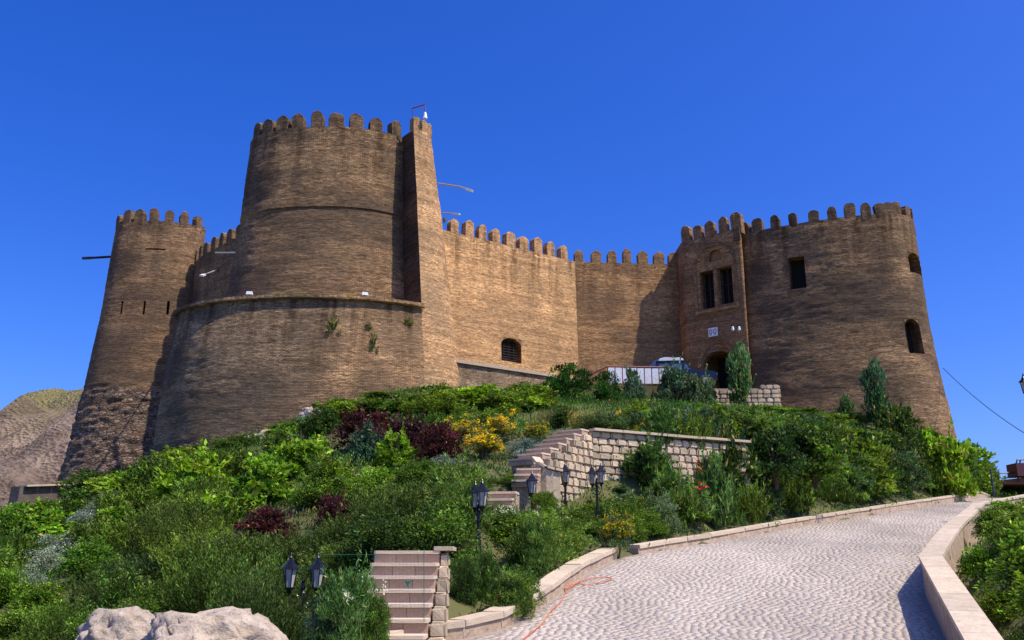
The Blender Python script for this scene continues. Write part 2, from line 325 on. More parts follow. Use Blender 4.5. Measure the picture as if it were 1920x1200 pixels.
bp = N(nn, 'Bump'); bp.inputs['Strength'].default_value = 1; bp.inputs['Distance'].default_value = 2.2; nn.links.new(math_(nn, 'ADD', a, math_(nn, 'MULTIPLY', vo.outputs['Distance'], .35)), bp.inputs['Height']); nn.links.new(bp.outputs[0], b.inputs['Normal'])
tag(link('rocky_hill', npmesh('rocky_hill', np.c_[hx_, hy_, hz], FQ, smooth=True), m), kind='structure')

# ------------------------------------------------------------------ road of setts
road = MB(); rys = list(np.arange(3, 56, .8))
V = []; Fq = []
for i, y in enumerate(rys):
    xl = float(seg_interp(kerbL, y))-.05; xr = float(seg_interp(wallR, y))+.05
    if y < 12.5: xl = min(xl, -1.5-(12.5-y)*.6)
    for k in range(9): V.append((xl+(xr-xl)*k/8, y, float(road_z(y))-.004))
for i in range(len(rys)-1):
    for k in range(8): Fq.append((i*9+k, i*9+k+1, (i+1)*9+k+1, (i+1)*9+k))
m, nn, b = newmat('sett_paving'); pos = N(nn, 'NewGeometry').outputs['Position']
vo = N(nn, 'TexVoronoi'); nn.links.new(mapping(nn, pos, (8.5, 8.5, 0)), vo.inputs['Vector']); ve = N(nn, 'TexVoronoi', feature='DISTANCE_TO_EDGE'); nn.links.new(mapping(nn, pos, (8.5, 8.5, 0)), ve.inputs['Vector'])
col = mixc(nn, N2(nn, vo.outputs['Color']), (.42, .35, .275), (.53, .45, .36)); col = mixc(nn, mapr(nn, ve.outputs['Distance'], 0, .12, .6, 0), col, (.36, .30, .26))
nn.links.new(col, b.inputs['Base Color']); b.inputs['Roughness'].default_value = .85
bp = N(nn, 'Bump'); bp.inputs['Strength'].default_value = .7; bp.inputs['Distance'].default_value = .03; nn.links.new(mapr(nn, ve.outputs['Distance'], 0, .2, 0, 1), bp.inputs['Height']); nn.links.new(bp.outputs[0], b.inputs['Normal'])
rme = bpy.data.meshes.new('road'); rme.from_pydata(V, [], Fq); rme.update(); road = tag(link('road', rme, m), kind='structure')
# setts: slightly domed little blocks in shallow waves
def sett_geo(L, Wd, h=.028):
    a, b_, c, d = L/2, Wd/2, L/2*.86, Wd/2*.84
    return np.array([(-a, -b_, -.03), (a, -b_, -.03), (a, b_, -.03), (-a, b_, -.03), (-c, -d, h*.8), (c, -d, h*.8), (c, d, h*.8), (-c, d, h*.8), (0, 0, h)]), \
        [(0, 1, 5, 4), (1, 2, 6, 5), (2, 3, 7, 6), (3, 0, 4, 7)], [(4, 5, 8), (5, 6, 8), (6, 7, 8), (7, 4, 8)]
items = []
rowdir = Vector((.50, .866)); rowperp = Vector((.866, -.50))
s = -6.0; 
while s < 50:
    t = -16.0
    while t < 30:
        L = random.uniform(.09, .135); ss = s+.12*math.sin(t*2*math.pi/1.9)+random.uniform(-.012, .012)
        x = 2+rowdir.x*ss+rowperp.x*(t+L/2)*1; y = 8+rowdir.y*ss+rowperp.y*(t+L/2)
        t += L+.008
        if not (9.3 < y < 46): continue
        xl = float(seg_interp(kerbL, y))+.10; xr = float(seg_interp(wallR, y))-.06
        if y < 12.7: xl = -1.0
        if not (xl < x < xr): continue
        px, py = proj((x, y, float(road_z(y))))
        if px > 1960 or px < 780 or py > 1230: continue
        ang = math.atan2(rowperp.y, rowperp.x)+math.atan(.12*2*math.pi/1.9*math.cos(t*2*math.pi/1.9))+random.uniform(-.06, .06)
        items.append((y, x, y, L, ang))
    s += .098
items.sort()
svar = []
for k in range(5):
    v, f4, f3 = sett_geo(.112, .093, .005+.0015*k); v = v+RS.uniform(-.004, .004, v.shape); me = bpy.data.meshes.new('sett'); me.from_pydata([tuple(q) for q in v], [], f4+f3); me.materials.append(M['sett']); svar.append(me)
# one mesh for the remainder
RV = []; RF4 = []; RC = []
slope = math.atan(.156)
items_near = items[:300]
for (_, x, y, L, a) in items_near:
    o = link('sett', random.choice(svar), parent=road); z = float(road_z(y))
    o.matrix_local = Matrix.Translation((x, y, z+random.uniform(-.008, .006))) @ Matrix.Rotation(slope, 4, 'X') @ Matrix.Rotation(a, 4, 'Z') @ Matrix.Diagonal((L/.112, 1, 1, 1))
v0, f4, f3 = sett_geo(1, .093, .005)
arr = np.array([(x, y, L, a) for (_, x, y, L, a) in items[300:]])
ca, sa = np.cos(arr[:, 3]), np.sin(arr[:, 3]); ns = len(arr)
lx = v0[None, :, 0]*arr[:, 2, None]; ly = np.repeat(v0[None, :, 1], ns, 0); lz = np.repeat(v0[None, :, 2], ns, 0)+RS.uniform(-.004, .004, (ns, 1))
lz = lz+RS.uniform(-.003, .003, lz.shape)
wx = arr[:, 0, None]+lx*ca[:, None]-ly*sa[:, None]; wy = arr[:, 1, None]+lx*sa[:, None]+ly*ca[:, None]; wz = road_z(wy)+lz
fa = [q for q in f4]+[(4, 5, 6, 7)]
FA = (np.arange(ns)[:, None, None]*8+np.array(fa)[None]).reshape(-1, 4)
VA = np.stack([wx[:, :8], wy[:, :8], wz[:, :8]], -1).reshape(-1, 3)
tint = RS.uniform(.84, 1.10, ns); hue = RS.uniform(-.03, .05, ns)
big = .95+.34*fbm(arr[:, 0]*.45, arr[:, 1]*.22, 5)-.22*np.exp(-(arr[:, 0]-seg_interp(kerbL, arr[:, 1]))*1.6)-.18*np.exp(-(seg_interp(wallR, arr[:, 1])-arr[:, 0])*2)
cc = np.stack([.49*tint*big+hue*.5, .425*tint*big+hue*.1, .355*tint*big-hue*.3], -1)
m, nn, b = newmat('sett_blocks'); at = N(nn, 'Attribute', attribute_name='Col'); pos = N(nn, 'NewGeometry').outputs['Position']
col = mixc(nn, 1, at.outputs['Color'], mixc(nn, mapr(nn, noise(nn, pos, 12, 4), .3, .7, 0, 1), (.8, .8, .8), (1.12, 1.1, 1.08)), 'MULTIPLY'); nn.links.new(col, b.inputs['Base Color']); b.inputs['Roughness'].default_value = .85
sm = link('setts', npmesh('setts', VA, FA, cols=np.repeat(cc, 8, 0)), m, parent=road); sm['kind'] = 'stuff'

# ------------------------------------------------------------------ stone pieces
def stone_var(k, bulge=.10):
    bm = bmesh.new(); bmesh.ops.create_cube(bm, size=1); bmesh.ops.bevel(bm, geom=bm.edges[:], offset=.15, segments=2, affect='EDGES')
    r = random.Random(k)
    for v in bm.verts:
        v.co += Vector((r.uniform(-.035, .035), r.uniform(-.05, .05), r.uniform(-.035, .035)))
    me = bpy.data.meshes.new('stone'); bm.to_mesh(me); bm.free(); me.materials.append(M['stone']); return me
SV = [stone_var(k) for k in range(8)]
def slab_mesh(mat):
    bm = bmesh.new(); bmesh.ops.create_cube(bm, size=1); bmesh.ops.bevel(bm, geom=bm.edges[:], offset=.03, segments=1, affect='EDGES')
    me = bpy.data.meshes.new('slab'); bm.to_mesh(me); bm.free(); me.materials.append(mat); return me
SLC = slab_mesh(M['coping']); SLT = slab_mesh(M['tread']); SLR = slab_mesh(M['riser'])
def frame_mat(p, d, size, up=Vector((0, 0, 1))):
    d = d.normalized(); y = up.cross(d).normalized(); z = d.cross(y)
    R = Matrix((d, y, z)).transposed().to_4x4(); return Matrix.Translation(p) @ R @ Matrix.Diagonal((*size, 1))
def place(name, me, p, d, size, parent):
    o = link(name, me, parent=parent); Mx = frame_mat(p, d, size)
    if parent is not None: Mx = Matrix.Translation(-parent.location) @ Mx
    o.matrix_local = Mx; return o
def block_wall(thing_, pts, h_lo, h_hi, sw, sh, thick=.3, rows_from=0):
    """pts: (x,y,ztop). stones laid in courses under the top line"""
    for a, b_ in zip(pts[:-1], pts[1:]):
        A = Vector((a[0], a[1], 0)); B = Vector((b_[0], b_[1], 0)); L = (B-A).length; d = (B-A).normalized()
        z = h_lo; row = 0
        while True:
            hh = sh*random.uniform(.85, 1.15); s_ = random.uniform(-.2, 0)
            zt = max(a[2], b_[2])
            if z+hh > zt+.02: hh = zt-z
            if hh < .07: break
            while s_ < L:
                wv = sw*random.uniform(.7, 1.35); s1 = min(s_+wv, L); s0 = max(s_, 0); mid = (s0+s1)/2
                top = a[2]+(b_[2]-a[2])*mid/L
                if s1-s0 > .08 and z+hh <= top+.03:
                    pr = random.uniform(-.02, .03)
                    nrm = Vector((d.y, -d.x, 0)); c = A+d*mid+nrm*(pr); c.z = z+hh/2
                    place('stone', random.choice(SV), c, d, ((s1-s0)*.955, thick, hh*.94), thing_)
                s_ += wv
            z += hh
            if z >= zt-.03: break

# kerb beside the road (low wall with slab coping)
def kerb(name, pts, label, height, width, slab, cat='kerb', outer=-1, hfun=None, face_row=True):
    t = empty(name, pts[0], label, cat)
    core = MB()
    cum = [0]
    for a, b_ in zip(pts[:-1], pts[1:]): cum.append(cum[-1]+(b_-a).length)
    def at(s_):
        i = min(max(np.searchsorted(cum, s_)-1, 0), len(pts)-2); f = (s_-cum[i])/(cum[i+1]-cum[i]); return pts[i].lerp(pts[i+1], f)
    s_ = 0; k = 0
    while s_ < cum[-1]-.05:
        L = slab*random.uniform(.85, 1.15); s1 = min(s_+L, cum[-1]); a = at(s_); b_ = at(s1); d = (b_-a); h = height if hfun is None else hfun((a+b_)/2)
        nrm = Vector((-d.y, d.x, 0)).normalized()*outer
        c = (a+b_)/2+nrm*(width/2); up = Vector((0, 0, 1))
        Mx = frame_mat(c+Vector((0, 0, h/2-.15)), d, (d.length*1.0, width*.82, h+.22)); core.box((0, 0, 0), (1, 1, 1), Matrix.Translation(-t.location) @ Mx)
        j = Vector((random.uniform(-.008, .008), random.uniform(-.008, .008), h-.0+random.uniform(-.006, .006)))
        place('coping_stone', SLC, c+j, d, (d.length*.985, width, .09), t); s_ = s1; k += 1
    core.build('kerb_wall', M['coping'] if name == 'roadside_wall' else M['kerbface'], t)
    return t
M['kerbface'] = stonemat('kerb_face', (.36, .26, .18), (.54, .41, .29), (.12, .08, .05), 4, .5, rnd=.1)
nearK = [p.copy() for p in kerbL[0:8]]; farK = [p.copy() for p in kerbL[8:]]
def smooth_pts(pts, n=4):
    out = []
    for i in range(len(pts)-1):
        p0 = pts[max(i-1, 0)]; p1 = pts[i]; p2 = pts[i+1]; p3 = pts[min(i+2, len(pts)-1)]
        for k in range(n):
            t = k/n; out.append(.5*((2*p1)+(-p0+p2)*t+(2*p0-5*p1+4*p2-p3)*t*t+(-p0+3*p1-3*p2+p3)*t**3))
    return out+[pts[-1]]
nearK = smooth_pts(nearK); farK = smooth_pts(farK, 3)
for q in nearK+farK: q.z = float(road_z(q.y))-.02
kerb('garden_kerb', nearK, 'curved pale stone kerb in front of the oleander bed by the bottom of the ramp', .22, .34, .8, outer=1)
kerb('garden_kerb', farK, 'long straight stone kerb below the green hillside on the far side of the ramp', .30, .3, 1.3, outer=1, hfun=lambda p: .17+.006*(p.y-20))
rwt = empty('roadside_wall', wallR[0], 'smooth pale parapet wall with a bend at the right edge of the paved ramp', 'wall')
WH = .66; WW = .37
wr = [p.copy() for p in wallR]
def off_poly(pts, o):
    out = []
    for i, p in enumerate(pts):
        a = (pts[i]-pts[i-1]) if i > 0 else (pts[1]-pts[0]); b_ = (pts[i+1]-pts[i]) if i < len(pts)-1 else a
        a = Vector((a.x, a.y, 0)).normalized(); b_ = Vector((b_.x, b_.y, 0)).normalized(); na = Vector((a.y, -a.x, 0)); nb = Vector((b_.y, -b_.x, 0)); mm = (na+nb).normalized()
        out.append(p+mm*(o/max(.5, mm.dot(na))))
    return out
wr2 = []
for a, b_ in zip(wr[:-1], wr[1:]):
    kk = max(1, int((b_-a).length/1.1))
    for i in range(kk): q = a.lerp(b_, i/kk); wr2.append(q)
wr2.append(wr[-1])
for q in wr2: q.z = float(road_z(q.y))
inner = off_poly(wr2, .0); outer = off_poly(wr2, WW); bin_ = off_poly(wr2, .035); bout = off_poly(wr2, WW-.035)
core = MB()
for i in range(len(wr2)-1):
    o4 = [bin_[i], bin_[i+1], bout[i+1], bout[i]]
    v = [q+Vector((0, 0, -.3)) for q in o4]+[q+Vector((0, 0, WH-.07)) for q in o4]
    core.add([q-rwt.location for q in v], [(0, 4, 5, 1), (2, 6, 7, 3), (1, 5, 6, 2), (3, 7, 4, 0)])
core.build('wall_face', M['kerbface'], rwt)
for i in range(len(wr2)-1):
    g = .004; A0, A1, B0, B1 = inner[i], inner[i+1], outer[i], outer[i+1]
    dd = (A1-A0).normalized()*g; mb = MB(); lo = WH-.07; hi = WH
    v = [A0+dd, A1-dd, B1-dd, B0+dd]; v = [q+Vector((0, 0, lo)) for q in v]+[q+Vector((0, 0, hi)) for q in v]
    mb.add([q-rwt.location for q in v], [(3, 2, 1, 0), (4, 5, 6, 7), (0, 1, 5, 4), (1, 2, 6, 5), (2, 3, 7, 6), (3, 0, 4, 7)]); mb.build('coping_stone', M['coping'], rwt)

# ------------------------------------------------------------------ castle
class Path:
    def __init__(s, pts, closed=False, off=None, smooth=0, outward=1):
        if smooth:
            pts = [Vector((p[0], p[1], 0)) for p in pts]; pts = [(p.x, p.y) for p in smooth_pts(pts, smooth)]
        p = np.array(pts, float); 
        if closed: p = np.vstack([p, p[:1]])
        d = np.diff(p, axis=0); s.L = np.r_[0, np.cumsum(np.hypot(d[:, 0], d[:, 1]))]; s.p = p
        t = np.gradient(p, axis=0) if smooth or closed else None
        if closed: t[0] = t[-1] = (p[1]-p[-2])
        if t is None:
            t = np.vstack([d, d[-1:]])
        t = t/np.linalg.norm(t, axis=1)[:, None]; s.n = np.c_[t[:, 1], -t[:, 0]]*outward
        s.off = off or [(0, 0), (50, 0)]; s.flat = not (smooth or closed)
        s.len = s.L[-1]
    def xy(s, u, z):
        u = np.asarray(u, float); zz = [a for a, _ in s.off]; oo = [b for _, b in s.off]; o = np.interp(z, zz, oo)
        x = np.interp(u, s.L, s.p[:, 0]); y = np.interp(u, s.L, s.p[:, 1])
        if s.flat:
            i = np.clip(np.searchsorted(s.L, u, side='right')-1, 0, len(s.L)-2); nx_, ny_ = s.n[i, 0], s.n[i, 1]
        else: nx_ = np.interp(u, s.L, s.n[:, 0]); ny_ = np.interp(u, s.L, s.n[:, 1])
        return x+nx_*o, y+ny_*o, nx_, ny_
    def pt(s, u, z, out=0):
        x, y, a, b_ = s.xy(u, z); return Vector((float(x+a*out), float(y+b_*out), z))
    def solve(s, px, py, ulo, uhi):
        z = 15.
        us = np.linspace(ulo, uhi, 400)
        for _ in range(14):
            x, y, a, b_ = s.xy(us, np.full(400, z)); pxs = 960+F*x/(CT*y+ST*z); i = int(np.argmin(abs(pxs-px))); z = tanel(py)*float(y[i])
        return us[i], z
    def u_px(s, px, z, ulo, uhi):
        us = np.linspace(ulo, uhi, 600); x, y, a, b_ = s.xy(us, np.full(600, z)); pxs = 960+F*x/(CT*y+ST*z); return us[int(np.argmin(abs(pxs-px)))]
castle = empty('castle', (-5, 62, 5), 'old brick fortress with round crenellated towers on top of the green hill', 'castle')
CO = castle.location.copy()
def wall(name, path, u0, u1, z0, z1, mat, openings=(), du=.22, dz=.13, jit=.035, rub=None, label=None, roof=None, steps=()):
    us = list(np.arange(u0, u1, du))+[u1]; zs = list(np.arange(z0, z1, dz))+[z1]
    rm = []; keepz = set(); keepu = set()
    for (a, b_, c, d, arch, dep, kind) in openings:
        us = [u for u in us if u in keepu or not (abs(u-a) < du*.45 or abs(u-b_) < du*.45)]+[a, b_]; keepu |= {a, b_}; zs = [z for z in zs if z in keepz or not (abs(z-c) < dz*.45 or abs(z-d) < dz*.45)]+[c, d]; keepz |= {c, d}; rm.append((a, b_, c, d))
    for (a, _) in steps: zs += [a-.001, a+.001]
    us = np.array(sorted(us)); zs = np.array(sorted(zs)); UU, ZZ = np.meshgrid(us, zs); u = UU.ravel(); z = ZZ.ravel()
    x, y, nx_, ny_ = path.xy(u, z)
    dsp = jit*(fbm(u*.35, z*.45, 0)*1.6+vn(u*1.7, z*9, 2)*.9)
    if rub is not None:
        k = np.clip((rub-z)/1.2, 0, 1); dsp = dsp+k*(vn(u*2.4, z*4.1, 3)*.22)
    for (a, h) in steps: dsp = dsp+np.where(z > a, h, 0)
    V = np.c_[x+nx_*dsp, y+ny_*dsp, z]-np.array(CO)
    nu = len(us); I = np.arange(len(u)).reshape(len(zs), nu)
    FQ = np.stack([I[:-1, :-1], I[:-1, 1:], I[1:, 1:], I[1:, :-1]], -1).reshape(-1, 4)
    uc = (u[FQ[:, 0]]+u[FQ[:, 2]])/2; zc = (z[FQ[:, 0]]+z[FQ[:, 2]])/2; keep = np.ones(len(FQ), bool)
    for (a, b_, c, d) in rm: keep &= ~((uc > a) & (uc < b_) & (zc > c) & (zc < d))
    me = npmesh(name, V, FQ[keep], uv=np.c_[u, z-z1])
    o = link(name, me, mat, parent=castle)
    if label: o['label'] = label
    for op in openings:
        (a, b_, c, d, arch, dep, kind) = op; mb = MB(); bk = MB(); q = [(a, c), (b_, c), (b_, d), (a, d)]; fr = [path.pt(uu, zz, .0)-CO for uu, zz in q]; 
        nm = path.pt((a+b_)/2, (c+d)/2, 1)-path.pt((a+b_)/2, (c+d)/2, 0); ba = [f-nm*dep for f in fr]; fr = [f+nm*.0 for f in fr]
        mb.add(fr+ba, [(0, 1, 5, 4), (1, 2, 6, 5), (2, 3, 7, 6), (3, 0, 4, 7)])
        ba2 = [f+nm*.01 for f in ba]; mb2 = ba2
        if arch > 0:
            for side in (0, 1):
                ua = a if side == 0 else b_; um = (a+b_)/2; prev = None; pts = []
                for i in range(9):
                    th = math.pi/2*i/8; uu = um+(ua-um)*math.cos(th); zz = d-arch+arch*math.sin(th); pts.append((uu, zz))
                top = [path.pt(uu, d, -.02)-CO for uu, zz in pts]; arc = [path.pt(uu, zz, -.02)-CO for uu, zz in pts]; arcb = [p-nm*.45 for p in arc]
                for i in range(8):
                    mb.add([top[i], top[i+1], arc[i+1], arc[i]], [(0, 1, 2, 3)]); mb.add([arc[i], arc[i+1], arcb[i+1], arcb[i]], [(0, 1, 2, 3)])
        nmn = kind if kind in ('window', 'niche', 'doorway', 'arrow_slit', 'putlog_hole') else 'window'
        wme = mb.mesh(nmn); wo = link(nmn, wme, mat, parent=o)
        n0 = len(wme.vertices); 
        # back + contents share the window's own mesh with a second material
        bmx = bmesh.new(); bmx.from_mesh(wme); uvl = bmx.loops.layers.uv.new('UVMap')
        for f in bmx.faces:
            for l in f.loops: l[uvl].uv = (l.vert.co.x+l.vert.co.y, l.vert.co.z)
        wme.materials.append(M['dark'] if kind != 'niche' else mat); wme.materials.append(M['woodframe'])
        f = bmx.faces.new([bmx.verts.new(p) for p in ba2]); f.material_index = 1
        if kind == 'window_grille':
            g = MB()
            for i in range(1, 9): zz = c+(d-c)*i/9; A = path.pt(a, zz)-CO-nm*.35; B = path.pt(b_, zz)-CO-nm*.35; g.tube([A, B], .025, 4)
            for i in range(1, 4): uu = a+(b_-a)*i/4; A = path.pt(uu, c)-CO-nm*.33; B = path.pt(uu, d-.1)-CO-nm*.33; g.tube([A, B], .03, 4)
            vs = [bmx.verts.new(p) for p in g.v]
            for q_ in g.f: ff = bmx.faces.new([vs[i] for i in q_]); ff.material_index = 2
        if kind == 'window_frame':
            g = MB(); w_ = .05
            for uu in (a+.08, (a+b_)/2, b_-.08): g.tube([path.pt(uu, c)-CO-nm*.5, path.pt(uu, d)-CO-nm*.5], w_, 4)
            for zz in (c+.08, c+(d-c)*.55, d-.08): g.tube([path.pt(a, zz)-CO-nm*.52, path.pt(b_, zz)-CO-nm*.52], w_, 4)
            vs = [bmx.verts.new(p) for p in g.v]
            for q_ in g.f: ff = bmx.faces.new([vs[i] for i in q_]); ff.material_index = 2
        bmx.to_mesh(wme); bmx.free()
    return o
M['woodframe'] = plain('dark_wood', (.03, .018, .012), .7)
def merlon_mesh(mat, wd_=.85, h=1.15, dep=.5, k=0):
    r = random.Random(k+int(wd_*1000)); pr = [(-wd_/2, -.35), (wd_/2, -.35)]; hb = h-wd_*.5
    for i in range(9):
        th = math.pi*i/8; pr.append((wd_/2*math.cos(th), hb+wd_*.52*math.sin(th)))
    pr = [(x+r.uniform(-.05, .05), z+r.uniform(-.06, .04)) for x, z in pr]
    bm = bmesh.new(); fv = [bm.verts.new((x, 0, z)) for x, z in pr]; bv = [bm.verts.new((x, dep, z)) for x, z in pr]; n_ = len(pr)
    bm.faces.new(fv); bm.faces.new(bv[::-1])
    for i in range(n_): bm.faces.new((fv[i], bv[i], bv[(i+1) % n_], fv[(i+1) % n_]))
    bmesh.ops.bevel(bm, geom=[e for e in bm.edges if abs(e.verts[0].co.y-e.verts[1].co.y) < .01], offset=.035, segments=1, affect='EDGES')
    uvl = bm.loops.layers.uv.new('UVMap')
    for f in bm.faces:
        f.normal_update()
        for l in f.loops:
            c = l.vert.co; l[uvl].uv = ((c.x if abs(f.normal.y) > .5 else c.y)+k*3.1, c.z-.9+k)
    me = bpy.data.meshes.new('merlon'); bm.to_mesh(me); bm.free(); me.materials.append(mat); return me
def merlons(parent, path, us, z, mat, wd_=.85, h=1.15, dep=.5, out=.0):
    var = [merlon_mesh(mat, wd_, h, dep, k) for k in range(5)]
    for i, u in enumerate(us):
        x, y, a, b_ = path.xy(u, z); o = link('merlon', var[(i*3) % 5], parent=parent)
        ang = math.atan2(float(b_), float(a))+math.pi/2+random.uniform(-.03, .03)
        o.location = Vector((float(x+a*out), float(y+b_*out), z-.01))-CO; o.rotation_euler = (0, random.uniform(-.05, .05), ang); o.scale = (random.uniform(.86, 1.1), 1, random.uniform(.84, 1.08))
def roof(path, z, mat, parent, u0=0, u1=None, inset=-.05):
    us = np.linspace(u0, path.len if u1 is None else u1, 60); v = [path.pt(u, z, inset)-CO for u in us]; mb = MB(); mb.add(v, [tuple(range(len(v)))]); mb.build('roof', mat, parent)
def ellipse(cx, cy, a, bf, bb, n=120):
    out = []
    for i in range(n):
        t = math.pi+2*math.pi*i/n  # start at left limb, go through the front to the right
        y = math.sin(t); out.append((cx+a*math.cos(t), cy+(bf if y < 0 else bb)*y))
    return out
rng = lambda a, b_, n_: list(np.linspace(a, b_, n_))
def holes(path, pts, s_=.085):
    out = []
    for px, py in pts:
        u, z = path.solve(px, py, 0, path.len/2); out.append((u-s_, u+s_, z-s_*.9, z+s_*.9, 0, .35, 'putlog_hole'))
    return out
# left tower
pl = Path(ellipse(-28.9, 69.7, 3.5, 1.9, 4), True, [(5, 2.0), (7.7, 1.6), (14.8, .75), (19, .35), (27, 0), (30, 0)])
sl = []
for px in (228, 270, 315):
    u, z = pl.solve(px, 577, 0, pl.len/2); sl.append((u-.09, u+.09, z-.55, z+.55, 0, .5, 'arrow_slit'))
u, z = pl.solve(291, 467, 0, pl.len/2); sl.append((u-.75, u+.75, z-.06, z+.06, 0, .3, 'niche'))
tl = wall('round_tower', pl, 0, pl.len, 4, 27, M['brick_left'], sl, rub=14.2, label='tall slender round tower at the far left, part in shadow')
merlons(tl, pl, [pl.u_px(p_, 27, 0, pl.len/2) for p_ in (220, 237, 259, 287, 316, 346, 374)]+rng(pl.len/2+.6, pl.len-.9, 8), 27, M['brick_left'], .72, 1.05, .5)
roof(pl, 26.8, M['brick_left'], tl)
# lower drum and outer shell share one footprint
pd = Path(ellipse(-12.2, 54.7, 8.5, 4.7, 7.5), True, [(3, 1.0), (6, .75), (11.7, .5), (15.2, 0), (22.4, -.92), (28.4, -1.75), (32, -2)])
us_ = pd.u_px(790, 15.2, 2, pd.len/2)
dr = wall('lower_drum', pd, 0, us_, 4, 15.2, M['brick_drum'], (), du=.2, dz=.12, jit=.045, rub=7.2, label='wide lower drum of the main tower below the ledge')
wall('drum_back', pd, pd.len*.78, pd.len, 4, 15.2, M['brick_drum'], ())
shell = wall('outer_shell', pd, us_, pd.len*.78, 4, 27.75, M['brick_shell'], (), jit=.045, rub=None, label='sunlit outer shell of the main tower right of the deep dark recess')
# shell thickness face in its own shade, deepened by a darker brick colour
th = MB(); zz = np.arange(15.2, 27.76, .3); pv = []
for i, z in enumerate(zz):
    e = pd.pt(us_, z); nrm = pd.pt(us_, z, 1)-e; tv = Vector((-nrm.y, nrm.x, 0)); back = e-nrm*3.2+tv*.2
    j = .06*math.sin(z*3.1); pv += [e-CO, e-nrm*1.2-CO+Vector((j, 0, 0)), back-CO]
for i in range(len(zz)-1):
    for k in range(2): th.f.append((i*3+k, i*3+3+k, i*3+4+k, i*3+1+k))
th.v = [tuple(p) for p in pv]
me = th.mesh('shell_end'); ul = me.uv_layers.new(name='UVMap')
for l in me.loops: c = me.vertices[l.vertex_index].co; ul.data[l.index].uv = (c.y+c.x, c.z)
link('shell_end', me, M['brick_shade'], parent=shell)
merlons(shell, pd, [us_+.35, us_+1.45, us_+2.7, us_+4.0], 27.75, M['brick_shell'], .6, .8, .45)
merlons(shell, pd, rng(us_+6, pd.len*.76, 7), 27.75, M['brick_shell'], .8, 1.0, .45)
# ledge coping round the drum
lip = MB(); uu = np.linspace(0, us_+.1, 90)
R = []
for u in uu:
    R += [pd.pt(u, 15.05, .02)-CO, pd.pt(u, 15.1, .26)-CO, pd.pt(u, 15.32, .28)-CO, pd.pt(u, 15.4, -2.8)-CO]
lip.v = [tuple(p) for p in R]
for i in range(len(uu)-1):
    for k in range(3): lip.f.append((i*4+k, (i+1)*4+k, (i+1)*4+k+1, i*4+k+1))
me = lip.mesh('ledge'); ul = me.uv_layers.new(name='UVMap')
for l in me.loops: i = l.vertex_index; ul.data[l.index].uv = (uu[i//4], -4+.1*(i % 4))
link('ledge', me, M['brick_drum'], parent=dr)
roof(pd, 15.25, M['brick_drum'], dr)
pi_ = Path(ellipse(-12.05, 55.5, 5.35, 2.85, 6), True, [(15, .85), (21.8, .22), (27.4, 0), (30, 0)])
inn = wall('main_tower', pi_, 0, pi_.len, 15.1, 27.4, M['brick_front'], (), jit=.06, steps=((21.8, .07),), label='tall core of the main tower with a dark band halfway up')
ml = [pi_.u_px(p_, 27.4, 0, pi_.len/2) for p_ in (480, 500, 527, 557, 593, 630, 668, 705, 744)]
merlons(inn, pi_, ml+rng(pi_.len/2+1.2, pi_.len-.9, 9), 27.4, M['brick_front'], .84, 1.12, .55); roof(pi_, 27.2, M['brick_front'], inn)
# left rear curtain
plc = Path([(-26.5, 70.5), (-24.2, 67.2), (-21, 64.0), (-15.5, 60.0)], False, [(5, 0), (24, 0)])
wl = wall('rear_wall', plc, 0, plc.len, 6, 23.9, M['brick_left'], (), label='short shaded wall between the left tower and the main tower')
merlons(wl, plc, rng(.4, plc.len-1, 12), 23.9, M['brick_left'], .7, 1.1, .5)
# sunlit curtain, back wall
pc = Path([(-8.2, 59.85), (5.07, 69.2)], False, [(8, .6), (14, .25), (24, 0)])
u, z = pc.solve(960, 655, 0, pc.len); 
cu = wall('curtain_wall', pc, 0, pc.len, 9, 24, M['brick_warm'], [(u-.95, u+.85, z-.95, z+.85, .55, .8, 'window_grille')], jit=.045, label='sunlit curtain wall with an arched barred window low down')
merlons(cu, pc, [pc.u_px(p_, 24, 0, pc.len) for p_ in (853, 880, 906, 932, 958, 983, 1009, 1034, 1059)], 24, M['brick_warm'], .74, 1.25, .6)
pb = Path([(5.07, 69.2), (13.6, 69.9)], False, [(8, .35), (14, .15), (24, 0)])
bk = wall('back_wall', pb, 0, pb.len, 9, 24, M['brick'], (), jit=.045, label='set-back wall between the sunlit curtain wall and the gatehouse')
merlons(bk, pb, [pb.u_px(p_, 24, 0, pb.len) for p_ in (1086, 1118, 1148, 1177, 1206, 1236, 1263)], 24, M['brick'], .78, 1.2, .5)
# gatehouse
g1 = PZ(1277, 68.0, 25.2); g2 = PZ(1388, 64.7, 25.2)
pg = Path([(g1.x-.1, 71), (g1.x, g1.y), (g2.x, g2.y), (g2.x+.65, 66.9)], False, [(5, 0), (30, 0)])
ua, ub = pg.L[1], pg.L[2]; ops = []
for (x0, y0, x1, y1, ar, dep, kd) in [(1313, 508, 1339, 579, 0, .9, 'window_frame'), (1346, 499, 1374, 570, 0, .9, 'window_frame'), (1329, 468, 1351, 490, .42, .35, 'niche'), (1319, 657, 1376, 752, 1.1, 2.5, 'doorway')]:
    u0, z0 = pg.solve(x0, (y0+y1)/2, ua, ub); u1, z1 = pg.solve(x1, (y0+y1)/2, ua, ub); um, zt = pg.solve((x0+x1)/2, y0, ua, ub); _, zb = pg.solve((x0+x1)/2, y1, ua, ub); ops.append((u0, u1, zb, zt, ar, dep, kd))
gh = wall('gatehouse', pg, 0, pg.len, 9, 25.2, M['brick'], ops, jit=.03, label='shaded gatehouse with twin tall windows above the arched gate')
merlons(gh, pg, [pg.u_px(p_, 25.2, ua, ub) for p_ in (1286, 1308, 1331, 1356, 1380)], 25.2, M['brick'], .74, 1.3, .55); 
merlons(gh, pg, [ub+.35], 25.2, M['brick'], .5, 1.3, .5)
